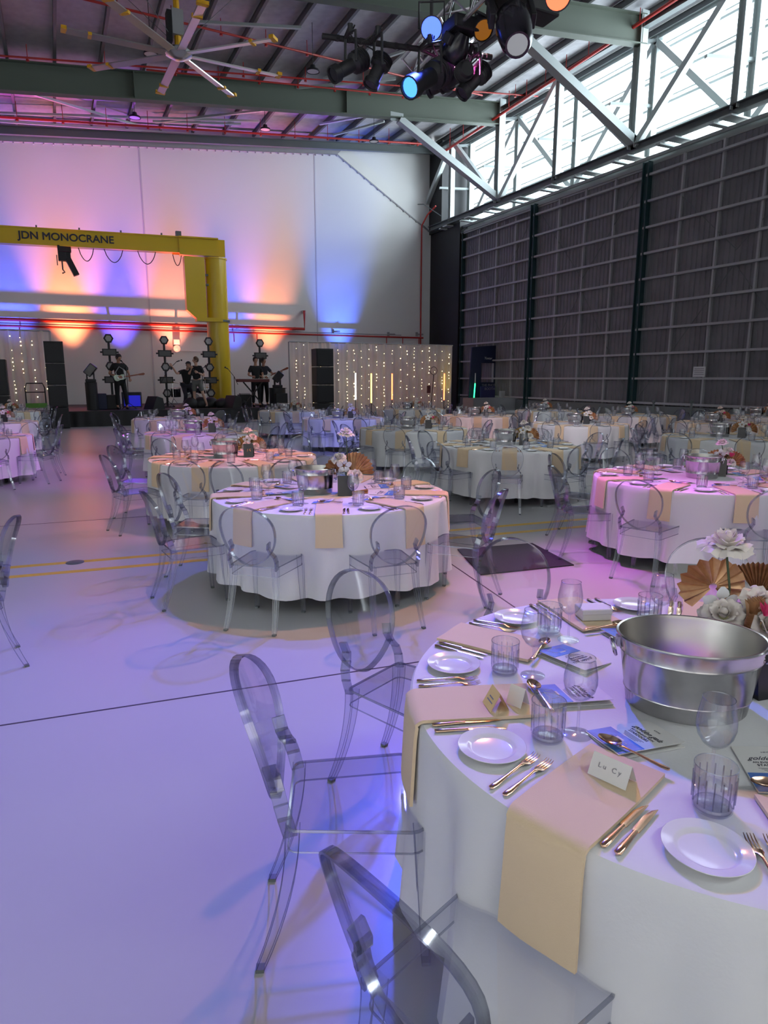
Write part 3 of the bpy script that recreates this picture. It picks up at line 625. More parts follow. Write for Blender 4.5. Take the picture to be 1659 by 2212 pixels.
lights(q0.x-.4, q1.x-.1, 28.45, q1.z-.05, SZ+.2, .34, 'fairy lights on the left drape', 'warm fairy light string on the far left drape, %s from its %s end')
spot('drape_glow', (p1.x-.45, 27.20, .4), (p1.x-.3, 27.90, 2.2), 60, (1, .75, .05), 40, 1, .05)
tag(MB().box((p1.x-.45, 27.20, .15), (.25, .25, .3)).build('floor_uplight', 'black', bevel=.02), 'small floor light throwing yellow on the right end of the drape', 'uplight')
# LED tubes on stands
for px, yt, yb_, mt, cn in ((768, 806, 863, 'tube_white', 'white'), (802, 807, 870, 'tube_yellow', 'yellow'), (847, 807, 863, 'tube_red', 'orange-red, third from the left'), (960, 807, 864, 'tube_red', 'orange-red, just before the drape end')):
    p, q = ony(px, yt, 26.50), ony(px, yb_, 26.50); o = empty('light_tube', (p.x, 26.50, 0), label='glowing %s light tube on a thin stand before the drape' % cn.split(',')[0] + (','+cn.split(',')[1] if ',' in cn else ''), cat='light tube')
    MB().tube([(0, 0, p.z), (0, 0, q.z)], .028).build('tube', mt, o)
    b = MB(); b.tube([(0, 0, q.z), (0, 0, .3)], .016, n=6)
    for k in range(3): b.tube([(0, 0, .35), (.3*cos(k*2.1), .3*sin(k*2.1), .01)], .012, n=5)
    b.build('stand', 'black', o)
o = empty('light_tube', (ony(1026, 840, 27.6).x, 27.6, 0), label='light tube glowing green at its lower part, before the navy booth', cat='light tube')
a_, c_, e_ = ony(1027, 806, 27.6), ony(1026, 828, 27.6), ony(1023, 870, 27.6)
MB().tube([(a_.x-o.location.x, 0, a_.z), (0, 0, c_.z)], .022).build('tube_top', 'white_plastic', o); MB().tube([(0, 0, c_.z), (e_.x-o.location.x, 0, e_.z)], .03).build('tube', 'tube_green', o)
MB().tube([(e_.x-o.location.x, 0, e_.z), (e_.x-o.location.x, 0, 0.02)], .016, n=6).lathe([(0, .02), (.25, .02), (.25, 0), (0, 0)], 16).build('stand', 'black', o)
# ring light stand leaning near drape
p = ony(937, 802, 26.20); q = ony(930, 864, 26.20); o = empty('ring_light', (q.x, 26.20, 0), label='black stand leaning before the drape with a small ring on top', cat='ring light')
MB().tube([(p.x-q.x+.17*cos(a*pi/8), 0, p.z+.02+.17*sin(a*pi/8)) for a in range(16)], .012, closed=True, n=6).build('ring', 'black', o)
MB().tube([(0, 0, .02), (p.x-q.x, 0, p.z-.15)], .018, n=6).lathe([(0, .02), (.2, .02), (.2, 0), (0, 0)], 12).build('stand', 'black', o)
MB().box((-.1, 0, 1.25), (.16, .05, .32)).build('tablet', 'dark_red', o)
# light towers on stage
def light_tower(px, yt, yb_, lab, n=6, Y=29.20):
    p = ony(px, yt, Y); o = empty('light_tower', (p.x, Y, SZ), label=lab, cat='light tower'); h = p.z-SZ
    MB().tube([(0, 0, 0), (0, 0, h)], .045).lathe([(0, .04), (.3, .04), (.3, 0), (0, 0)], 6).build('pole', 'black', o)
    z = h-.16; k = 0
    while z > .5 and k < n:
        if k % 2 == 0:
            T = Matrix.Translation((0, -.08, z)) @ Matrix.Rotation(pi/2, 4, 'X')
            l = MB().lathe([(0, -.05), (.17, -.05), (.19, 0), (.17, .05), (.13, .05), (.12, .02)], 6, mtx=T, smooth=False).build('hexagon_lamp', 'black', o)
            MB().lathe([(0, .035), (.13, .035)], 16, mtx=T).build('lamp_face', 'lamp_glass', l)
        else:
            l = MB().box((0, -.08, z), (.52, .12, .26)).box((-.3, -.08, z), (.08, .06, .06)).box((.3, -.08, z), (.08, .06, .06)).build('lamp_panel', 'black', o)
            MB().box((0, -.145, z), (.44, .01, .19)).build('panel_face', 'panel_dim', l)
        z -= .53; k += 1
light_tower(233, 722, 0, 'tower of hexagon lamps and panels behind the guitarist', 4)
light_tower(353, 726, 0, 'tower of hexagon lamps and panels left of the drum kit', 5)
light_tower(449, 729, 0, 'tower of hexagon lamps and panels against the yellow crane column', 5)
light_tower(560, 733, 0, 'tower with a hexagon lamp above the keyboard players', 2)
# DJ plinths with moving heads
for a_, c_, yt, hx, hy, lab, lab2 in ((184, 210, 826, 196, 805, 'black draped plinth left of the guitarist carrying a moving light', 'black moving light with square head on the plinth left of the guitarist'),
                                      (588, 620, 838, 603, 812, 'wide black draped plinth at the right end of the stage', 'black moving light on the wide plinth at the stage\'s right end')):
    Y = 27.60; p, q = ony(a_, yt, Y), ony(c_, yt, Y); w_ = q.x-p.x; cx = (p.x+q.x)/2
    b = MB(); b.grid(lambda u, v: (cx+w_/2*sin(2*pi*u)*(1+.04*sin(40*pi*u))*(abs(sin(2*pi*u))**-.35 if abs(sin(2*pi*u)) > .05 else 1), Y+.35+.35*cos(2*pi*u), SZ+(p.z-SZ)*v), 48, 1, None, True, True)
    b.box((cx, Y+.35, p.z-.01), (w_*.95, .7, .02)); tag(b.build('plinth', 'black'), lab, 'plinth')
    o = empty('moving_head_light', (cx, Y+.3, p.z+.001), label=lab2, cat='moving light'); MB().box((0, 0, .06), (.36, .3, .12)).build('base', 'black', o, bevel=.02)
    MB().box((-.12, 0, .25), (.05, .12, .3)).box((.12, 0, .25), (.05, .12, .3)).build('yoke', 'black', o)
    MB().bar((-.12, 0, .28), (.16, -.05, .62), .3, .3).build('head', 'black_gloss', o, bevel=.03)
tag(MB().box((ony(640, 870, 27.20).x-.55, 27.70, SZ+.28), (.5, .6, .55)).build('flight_case', 'black', bevel=.02), 'low black case beside the wide plinth at the stage end', 'equipment case')
for px, lab in ((333, 'black wedge floor monitor tilted up between guitarist and drum kit'), (503, 'black wedge floor monitor at the foot of the microphone stand by the crane')):
    p = ony(px, 870, 27.30); o = MB().prism([(-.28, 0), (.28, 0), (.22, .42), (-.05, .5)], -.3, .3, mtx=Matrix.Rotation(pi/2, 4, 'X')).build('stage_monitor', 'black', bevel=.015); o.location = (p.x, 27.40, SZ); o.rotation_euler = (0, 0, .5); tag(o, lab, 'stage monitor')
# guitar amp
p = ony(283, 838, 28.50); o = empty('guitar_amplifier', (p.x, 28.50, SZ), label='guitar amplifier with blue-lit grille behind the guitarist', cat='amplifier')
MB().box((0, 0, .34), (.72, .3, .6)).build('amp_cabinet', 'amp_cloth', o, bevel=.02); MB().box((0, -.16, .3), (.6, .02, .42)).build('grille', 'amp_glow', o); MB().box((0, -.155, .57), (.6, .02, .1)).build('control_panel', 'black', o)
p = ony(242, 842, 28.40); tag(MB().box((p.x, 28.40, SZ+.27), (.5, .5, .54)).build('equipment_rack', 'black', bevel=.02), 'dark equipment rack behind the guitarist, left of the amplifier', 'equipment rack')
p = ony(218, 842, 28.20); tag(MB().box((p.x, 28.20, SZ+.3), (.34, .4, .6)).build('subwoofer', 'navy', bevel=.02), 'small dark speaker box between the plinth and the guitarist', 'loudspeaker')
# drum kit
p = ony(415, 860, 29.10); dk = empty('drum_kit', (p.x, 29.10, SZ), label='dark drum kit with brass cymbals behind the singer', cat='drum kit')
def drum(x, y, z, r, h, tilt=0, nm='drum', rx=0):
    T = Matrix.Translation((x, y, z)) @ Matrix.Rotation(tilt, 4, 'X')
    d_ = MB().lathe([(0, 0), (r, 0), (r*1.03, .015), (r*1.03, .03), (r, .035), (r, h-.035), (r*1.03, h-.03), (r*1.03, h-.015), (r, h)], 24, 'black_gloss', T).build(nm, 'black_gloss', dk)
    MB().lathe([(r*1.0, h+.001), (0, h+.001)], 24, mtx=T).lathe([(r*1.03, h), (r*1.04, h-.01), (r*1.03, h-.03)], 24, 'alu', T).build('drum_head', 'lamp_glass', d_)
drum(0, .1, .28, .28, .42, pi/2, 'bass_drum'); drum(-.62, .2, .42, .2, .35, .1, 'floor_tom'); drum(-.2, .1, .62, .15, .2, .3, 'tom'); drum(.18, .1, .62, .15, .2, .3, 'tom'); drum(.5, .3, .55, .18, .14, .1, 'snare')
for x, y, z, r, tl in ((-.75, 0, 1.0, .26, .2), (-.25, .3, .82, .25, -.1), (.55, -.1, 1.12, .24, .15), (.85, .2, .9, .2, -.1), (.7, .3, .78, .17, 0)):
    c_ = MB(); T = Matrix.Translation((x, y, z)) @ Matrix.Rotation(tl, 4, 'Y'); c_.lathe([(0, .035), (.03, .03), (.05, .012), (r, 0), (r, -.004), (.05, .006), (0, .02)], 24, mtx=T); cy = c_.build('cymbal', 'brass', dk)
    b = MB(); b.tube([(x, y, z), (x, y, .3)], .012, n=6)
    for k in range(3): b.tube([(x, y, .35), (x+.25*cos(k*2.1), y+.25*sin(k*2.1), .01)], .01, n=5)
    b.build('cymbal_stand', 'alu', cy)
MB().lathe([(0, .5), (.17, .5), (.17, .44), (.03, .42), (.03, 0), (0, 0)], 16, mtx=Matrix.Translation((.1, .75, 0))).build('stool', 'black', dk)
def mic_stand(px, pyt, Y, lab, boom=(-.35, .25), zt_=None, side=1):
    p = ony(px, pyt, Y); h = p.z-SZ; o = empty('microphone_stand', (p.x, Y, SZ), label=lab, cat='microphone stand'); b = MB(); b.tube([(0, 0, h-boom[1]), (0, 0, .2)], .014, n=6)
    for k in range(3): b.tube([(0, 0, .25), (.3*cos(k*2.1+.4), .3*sin(k*2.1+.4), .01)], .012, n=5)
    b.build('stand', 'black', o); e = Vector((boom[0], -.05, h))
    MB().tube([(-boom[0]*.6, .03, h-boom[1]-boom[1]*1.1), (0, 0, h-boom[1]), e], .011, n=6).build('boom_arm', 'black', o)
    MB().tube([e, e+Vector((boom[0]*.3, -.02, .04))], .02).sphere(e+Vector((boom[0]*.45, -.03, .06)), .035, n=8, m=6).build('microphone', 'black', o)
mic_stand(505, 797, 27.80, 'tall microphone stand with angled boom right of the yellow crane', (-.25, .3))
mic_stand(272, 783, 27.70, 'microphone stand right of the guitarist\'s head', (-.12, .1))
mic_stand(358, 781, 29.00, 'boom microphone reaching over the drum kit from the left', (.42, .42))
mic_stand(436, 793, 29.40, 'thin microphone stand behind the singer at right of the drums', (.1, .06))
# keyboard on stand
p, q = ony(512, 822, 27.50), ony(580, 826, 27.50); o = empty('keyboard_piano', ((p.x+q.x)/2, 27.50, SZ), label='long dark red stage keyboard on a stand in front of two musicians', cat='keyboard'); L = q.x-p.x; h = p.z-SZ
MB().box((0, 0, h), (L, .34, .12)).build('keyboard_body', 'dark_red', o, bevel=.01); MB().box((0, -.1, h+.065), (L*.86, .14, .012)).build('keys', 'white_plastic', o)
b = MB(); b.bar((-.45, 0, .02), (.4, 0, h-.06), .05).bar((.45, 0, .02), (-.4, 0, h-.06), .05).bar((-.45, -.3, .02), (-.45, .3, .02), .04).bar((.45, -.3, .02), (.45, .3, .02), .04); b.build('stand', 'black', o)
p = ony(528, 855, 28.20); tag(MB().box((p.x, 28.20, SZ+.25), (.5, .4, .5)).box((p.x, 28.15, SZ+.53), (.42, .3, .05), 'lamp_glass').build('mixer_case', 'black', bevel=.01), 'open black case with gear behind the keyboard\'s left end', 'equipment case')
# gear bags at crane foot
b = MB(); random.seed(5)
for k in range(6): b.sphere((-1.2+k*.4, random.uniform(-.2, .2), .14), .3, n=10, m=7, sc=(1, .8, random.uniform(.6, .95)))
o = b.build('gear_bags', 'black'); o.location = (ony(478, 870, 27.90).x, 27.90, SZ+.02); tag(o, 'dark heap of covered gear at the foot of the yellow crane', 'gear')
# hand truck
p = ony(75, 828, 26.60); o = empty('hand_truck', (p.x, 26.20, 0), label='black hand truck with green bar before the left drape', cat='hand truck'); h = ony(75, 828, 26.20).z; w_ = .3
MB().tube([(-w_, 0, .1), (-w_, 0, h-.15), (-w_*.8, -.05, h), (w_*.8, -.05, h), (w_, 0, h-.15), (w_, 0, .1)], .02).tube([(-w_, 0, h-.3), (w_, 0, h-.3)], .018).tube([(-w_, 0, .5), (w_, 0, .5)], .018).build('frame', 'black', o)
MB().box((0, -.02, h-.75), (2*w_+.06, .06, .16)).build('cross_bar', 'green', o); MB().box((0, -.15, .02), (.5, .3, .02)).build('toe_plate', 'black', o)
for s in (-1, 1): MB().lathe([(0, -.02), (.12, -.02), (.12, .02), (0, .02)], 16, mtx=Matrix.Translation((s*.3, .08, .12)) @ Matrix.Rotation(pi/2, 4, 'Y')).build('wheel', 'black', o)
strip('trim_9', (ony(180, 925, 27).x, 27.8), (ony(180, 925, 27).x+1.8, 27.8), 1.5, 'dark_red', .006)
# navy photo booth panel
Y = 27.9; c4 = [ony(*q, Y) for q in ((1011, 872), (1020, 750), (1096, 744), (1090, 862))]; w4 = [ony(*q, Y) for q in ((1039, 826), (1040, 784), (1069, 783), (1068, 826))]
o = empty('photo_booth_frame', (c4[0].x, Y, 0), label='tall navy photo frame panel with a window opening by the corner', cat='photo booth panel')
P0 = (c4[0].x, Y); x0 = 0; x1 = c4[3].x-c4[0].x+.05; xt0 = c4[1].x-c4[0].x; xt1 = c4[2].x-c4[0].x; zt0 = c4[1].z; zt1 = c4[2].z
wa, wb, wz0, wz1 = w4[1].x-c4[0].x, w4[2].x-c4[0].x, w4[0].z, w4[1].z
b = MB(); yprism(b, [(x0, 0), (wa, 0), (wa, zt0+(zt1-zt0)*.3), (xt0, zt0)], 0, .08); yprism(b, [(wb, 0), (x1, 0), (xt1, zt1), (wb, zt0+(zt1-zt0)*.62)], 0, .08)
yprism(b, [(wa, wz1), (wb, wz1), (wb, zt0+(zt1-zt0)*.62), (wa, zt0+(zt1-zt0)*.3)], 0, .08); yprism(b, [(wa, 0), (wb, 0), (wb, wz0), (wa, wz0)], 0, .08); b.build('panel', 'navy', o)
pp = ony(1054, 774, Y); text('lettering', 'Yostar', .17, 'sign_grey', (pp.x-P0[0], -.02, pp.z), (pi/2, 0, 0), o, .003, shear=.25)
MB().box((.9, -.3, .9), (.86, .03, .9)).build('front_sign', 'navy_light', o)
pp = ony(1049, 836, Y); text('lettering', 'THE PHOTO\nBOOTH', .17, 'ink_soft', (pp.x-P0[0]+.02, -.33, pp.z), (pi/2, 0, 0), o, .003)
p = ony(1084, 851, 26.5); tag(MB().box((p.x, 26.5, p.z-.0), (.32, .04, .28)).box((p.x, 26.6, p.z-.2), (.3, .2, .1)).build('laptop', 'grey_paint'), 'small grey screen standing on the draped counter by the navy panel', 'screen')
a_, c_ = ony(1032, 866, 25.6), ony(1226, 858, 25.6); 
tag(MB().box(((a_.x+c_.x)/2, 26.4, c_.z/2), (c_.x-a_.x, .9, c_.z)).build('draped_counter', 'drape_grey', bevel=.02), 'long low counter covered in grey cloth before the hangar door', 'counter')
# sign on door
p, q = onx(1492, 792, XD-.5), onx(1516, 814, XD-.5); o = empty('notice_sign', (XD-.36, (p.y+q.y)/2, (p.z+q.z)/2), label='small grey notice with lines of text on the hangar door', cat='sign')
MB().box((0, 0, 0), (.02, abs(p.y-q.y), abs(p.z-q.z))).build('sign_board', 'sign_grey', o)
for k, s in enumerate(('SAFETY FIRST', 'ALL VISITORS', 'MUST REPORT TO', 'THE OFFICE')):
    MB().box((-.012, 0, .09-.06*k), (.004, .36+.03*(k % 2), .02)).build('text_line', 'ink_soft', o)
for px, lab in ((1412, 'thin dark post by the hangar door, left of two'), (1494, 'thin dark post by the hangar door, right of two')):
    p = onx(px, 868, 17.6); tag(MB().tube([(p.x, p.y, 0), (p.x, p.y, p.z)], .03).sphere((p.x, p.y, p.z), .06).lathe([(0, .03), (.18, .03), (.18, 0), (0, 0)], 16, mtx=Matrix.Translation((p.x, p.y, 0))).build('barrier_post', 'dark_steel'), lab, 'post')
# ================================================================== PEOPLE
def skinmesh(nodes, edges, sub=1):
    names = list(nodes); me = bpy.data.meshes.new('tmp'); me.from_pydata([nodes[n][0] for n in names], [(names.index(a), names.index(b)) for a, b in edges], [])
    o = bpy.data.objects.new('tmp', me); col.objects.link(o); o.modifiers.new('s', 'SKIN'); sv = me.skin_vertices[0].data
    for i, n in enumerate(names): r = nodes[n][1]; sv[i].radius = (r, r) if not isinstance(r, tuple) else r; sv[i].use_root = (i == 0)
    m_ = o.modifiers.new('u', 'SUBSURF'); m_.levels = sub; m_.render_levels = sub
    bpy.context.view_layer.update(); dg = bpy.context.evaluated_depsgraph_get(); ev = o.evaluated_get(dg); mm = ev.to_mesh()
    vs = [tuple(v.co) for v in mm.vertices]; fs = [tuple(p.vertices) for p in mm.polygons]; ev.to_mesh_clear(); bpy.data.objects.remove(o); bpy.data.meshes.remove(me)
    return vs, fs
def flat(vs, k=.78, zlo=.9, zhi=1.5, xm=.27): return [(x, y*k if zlo < z < zhi and abs(x) < xm else y, z) for x, y, z in vs]
def person(loc, rz, pose, label, skin='skin', hair='hair', shirt='shirt_black', legs='trousers_black', shorts=False, cap=False, s=1.0):
    P = dict(pel=(0, 0, .95), wai=(0, 0, 1.10), che=(0, .01, 1.30), nek=(0, 0, 1.47), nk2=(0, -.015, 1.54), hed=(0, -.02, 1.64),
             shR=(-.17, .01, 1.42), shL=(.17, .01, 1.42), elR=(-.27, .02, 1.15), elL=(.27, .02, 1.15), wrR=(-.28, -.1, .92), wrL=(.28, -.1, .92),
             hiR=(-.09, 0, .90), hiL=(.09, 0, .90), knR=(-.11, -.02, .49), knL=(.11, -.02, .49), anR=(-.12, .02, .09), anL=(.12, .02, .09))
    P.update(pose); V = Vector
    o = empty('person', loc, rz, label=label, cat='person'); o.scale = (s, s, s)
    toe = {k: V(P['an'+k])+V((.0, -.16, -.05)) for k in 'RL'}
    nd = {'pel': (P['pel'], .12), 'wai': (P['wai'], .115), 'che': (P['che'], .14), 'nek': (P['nek'], .065), 'nk2': (P['nk2'], .052), 'hed': (P['hed'], .07)}
    ed = [('pel', 'wai'), ('wai', 'che'), ('che', 'nek'), ('nek', 'nk2'), ('nk2', 'hed')]
    for k in 'RL':
        nd.update({'sh'+k: (P['sh'+k], .058), 'el'+k: (P['el'+k], .040), 'wr'+k: (P['wr'+k], .026), 'hi'+k: (P['hi'+k], .085), 'kn'+k: (P['kn'+k], .056), 'an'+k: (P['an'+k], .038), 'to'+k: (tuple(toe[k]), .034)})
        ed += [('che', 'sh'+k), ('sh'+k, 'el'+k), ('el'+k, 'wr'+k), ('pel', 'hi'+k), ('hi'+k, 'kn'+k), ('kn'+k, 'an'+k), ('an'+k, 'to'+k)]
    vs, fs = skinmesh(nd, ed, 2); b = MB(); b.add(flat(vs), fs, skin, True)
    hd = V(P['hed'])+V((0, 0, .03)); Fh = P.get('face', (0, -1, -.1)); fd = V(Fh).normalized(); Th = Matrix.Translation(hd) @ frame(fd)   # local +y = face direction
    def hp(c, r, m_, sc=(1, 1, 1), n=10, mm=8):
        t = MB().sphere(c, r, m_, n, mm, sc); b.add(t.v, t.f, m_, True, Th)
    hp((0, 0, 0), .092, skin, (.84, 1.02, 1.2), 18, 12); hp((0, .03, -.055), .06, skin, (.85, .95, .9)); hp((0, .1, -.01), .018, skin, (.8, 1, 1.5))
    for q in (-1, 1): hp((q*.032, .082, .018), .011, 'ink'); hp((q*.08, 0, -.005), .025, skin, (.35, .8, 1.2))
    hp((0, .088, -.052), .02, 'dark_red', (1.2, .4, .3))
    for k in 'RL':                                     # hands: palm, four fingers, thumb
        w_ = V(P['wr'+k]); fdir = (w_-V(P['el'+k])).normalized(); Hm = Matrix.Translation(w_) @ frame(fdir, P.get('palm'+k, (0, -1, .2)))
        t = MB(); t.sphere((0, .045, 0), .045, skin, 10, 7, (.85, 1.1, .4))
        for i in range(4):
            x = -.028+.019*i; L_ = (.06, .072, .068, .052)[i]
            t.tube([(x, .075, 0), (x*1.05, .075+L_*.55, -.012), (x*1.05, .075+L_*.75, -.038), (x, .075+L_*.55, -.055)], [.0095, .009, .008, .007], skin, 6)
        t.tube([(-.03, .03, -.005), (-.055, .06, -.02), (-.045, .085, -.035)], [.012, .011, .008], skin, 6); b.add(t.v, t.f, skin, True, Hm)
    b.build('body', skin, o)
    # shirt
    lerp = lambda a, c, t: tuple(V(a).lerp(V(c), t))
    nd = {'pel': (lerp(P['pel'], P['wai'], .1), .148), 'wai': (P['wai'], .142), 'che': (P['che'], .162), 'nek': (lerp(P['che'], P['nek'], .93), .075)}; ed = [('pel', 'wai'), ('wai', 'che'), ('che', 'nek')]
    for k in 'RL': nd.update({'sh'+k: (P['sh'+k], .076), 'se'+k: (lerp(P['sh'+k], P['el'+k], .72), .066)}); ed += [('che', 'sh'+k), ('sh'+k, 'se'+k)]
    vs, fs = skinmesh(nd, ed, 2); MB().add(flat(vs, .8), fs, shirt, True).build('shirt', shirt, o)
    nd = {'pel': (P['pel'], .142)}; ed = []
    for k in 'RL':
        nd['hi'+k] = (P['hi'+k], .105)
        if shorts: nd['kn'+k] = (lerp(P['hi'+k], P['kn'+k], .85), .088); ed += [('pel', 'hi'+k), ('hi'+k, 'kn'+k)]
        else: nd['kn'+k] = (P['kn'+k], .074); nd['an'+k] = (lerp(P['kn'+k], P['an'+k], .93), .058); ed += [('pel', 'hi'+k), ('hi'+k, 'kn'+k), ('kn'+k, 'an'+k)]
    vs, fs = skinmesh(nd, ed, 2); MB().add(flat(vs, .85), fs, legs, True).build('shorts' if shorts else 'trousers', legs, o)
    for k in 'RL': MB().add(MB().sphere(V(P['an'+k])+V((0, -.06, -.05)), .1, None, 12, 8, (.48, 1.4, .42)).v, MB().sphere((0, 0, 0), .1, None, 12, 8).f, None, True).build('shoe', 'black', o)
    t = MB(); u = MB().sphere((0, -.012, .022), .1, None, 18, 12, (.9, 1.02, 1.16)); vv = [v for v in u.v]
    vv = [(x, min(y, .055+.5*max(0, z-.06)) if z < .1 else y, max(z, -.07)) for x, y, z in vv]; t.add(vv, u.f, None, True, Th); t.build('hair', hair, o)
    if cap:
        t = MB(); u = MB().sphere((0, 0, .05), .104, None, 16, 8, (.92, 1.05, .8)); u.v = [(x, y, max(z, .04)) for x, y, z in u.v]; t.add(u.v, u.f, None, True, Th); u = MB().box((0, .13, .045), (.15, .12, .012)); t.add(u.v, u.f, None, False, Th); t.build('cap', 'shirt_dark', o)
    return o
def guitar(loc, rz, roll, body, neck, lab, L=1.0, holder=None):
    o = empty('electric_guitar', loc, 0, label=lab, cat='guitar'); o.rotation_euler = (pi/2-.15, -roll, rz)     # local x along the neck, y up
    ol = []
    for i in range(40):
        a = 2*pi*i/40; r = .17*(1+.28*cos(2*a)+.10*cos(3*a-.5)-.08*cos(4*a)); ol.append((r*cos(a)-.04, .82*r*sin(a)))
    MB().prism([(x*1.05, y) for x, y in ol], -.022, .022, body).build('guitar_body', body, o, bevel=.008)
    pgm = MB().prism([(x*.5+.04, y*.55-.02) for x, y in ol], .023, .027, 'white_plastic').build('pickguard', 'white_plastic', o)
    b = MB(); b.box((.13+.28*L, 0, .02), (.56*L, .045, .02), neck); b.prism([(.40*L+.13+.14, -.03), (.13+.72*L, -.05), (.15+.76*L, -.01), (.13+.74*L, .04), (.40*L+.13+.14, .03)], .005, .022, neck); b.build('guitar_neck', neck, o)
    MB().box((-.1, 0, .03), (.03, .07, .02)).box((.0, 0, .03), (.02, .08, .012)).build('bridge', 'alu', o)
    return o
gx = ony(257, 800, 27.90).x
person((gx, 27.90, SZ), .12, dict(elR=(-.30, .06, 1.14), wrR=(-.08, -.22, 1.06), elL=(.30, -.02, 1.16), wrL=(.26, -.26, 1.0), face=(.35, -.75, -.55), hed=(.0, -.06, 1.62), knL=(.14, -.05, .49), anL=(.16, -.02, .09)), 'guitarist in a black t-shirt looking down at a mint green guitar', s=1.17)
guitar((gx+.02, 27.68, SZ+1.20), .1, .16, 'guitar_mint', 'guitar_wood', 'mint green electric guitar held by the guitarist at left')
tag(MB().tube([(gx-.1, 27.65, SZ+1.12), (gx-.14, 27.70, SZ+1.4), (gx+.0, 27.80, SZ+1.6), (gx+.14, 27.72, SZ+1.5), (gx+.2, 27.65, SZ+1.15)], .02, n=6).build('guitar_strap', 'grey_paint'), 'grey guitar strap across the left guitarist\'s chest', 'strap')
sx_ = ony(424, 800, 27.90).x
person((sx_, 27.90, SZ), -.5, dict(elR=(-.26, -.05, 1.18), wrR=(-.12, -.22, 1.36), elL=(.27, .02, 1.12), wrL=(.12, -.2, 1.24), face=(-.9, -.5, -.1), anL=(.3, .1, .09), knL=(.2, .0, .5)), 'singer in black t-shirt and grey shorts singing into a microphone', 'skin_fair', 'hair_brown', legs='shorts_grey', shorts=True, s=1.12)
tag(MB().tube([(sx_-.20, 27.65, SZ+1.30), (sx_-.17, 27.64, SZ+1.46)], .018).sphere((sx_-.165, 27.64, SZ+1.49), .035, n=8, m=6).build('microphone', 'black'), 'handheld microphone at the singer\'s mouth', 'microphone')
person((sx_-.32, 28.25, SZ), .2, dict(pel=(0, .1, .80), wai=(0, .05, .96), che=(0, -.02, 1.14), nek=(0, -.06, 1.30), nk2=(.02, -.08, 1.36), hed=(.04, -.1, 1.45), shR=(-.17, -.02, 1.26), shL=(.17, -.02, 1.26), elR=(-.40, -.12, 1.18), wrR=(-.56, -.16, 1.42),
    elL=(.28, -.05, 1.05), wrL=(.2, -.25, 1.1), hiR=(-.1, .1, .76), hiL=(.1, .1, .76), knR=(-.15, -.2, .45), knL=(.13, -.2, .45), face=(-.5, -.8, .1)), 'crouching band member in black cap and t-shirt holding up a phone beside the singer', 'skin_fair', legs='shirt_dark', cap=True, s=1.14)
tag(MB().box((sx_-.95, 27.96, SZ+1.60), (.08, .02, .2)).build('phone', 'black', bevel=.004), 'black phone held up in the crouching band member\'s raised hand', 'phone')
kx = ony(552, 800, 28.00).x
person((kx, 28.00, SZ), .0, dict(elR=(-.27, .0, 1.14), wrR=(-.2, -.3, 1.10), elL=(.27, .0, 1.14), wrL=(.18, -.3, 1.10), face=(.1, -.9, -.25)), 'keyboard player in a black t-shirt, left of the pair behind the keyboard', s=1.14)
bx = ony(569, 800, 28.55).x
person((bx, 28.55, SZ), .1, dict(elR=(-.25, .0, 1.14), wrR=(-.05, -.22, 1.08), elL=(.32, -.1, 1.2), wrL=(.5, -.3, 1.25), face=(.5, -.8, -.2)), 'bass player in dark shirt standing close behind the keyboard player', s=1.13, shirt='shirt_dark')
guitar((bx+.12, 28.32, SZ+1.24), .1, .38, 'guitar_white', 'guitar_wood', 'white bass guitar with raised neck held behind the keyboard', 1.15)
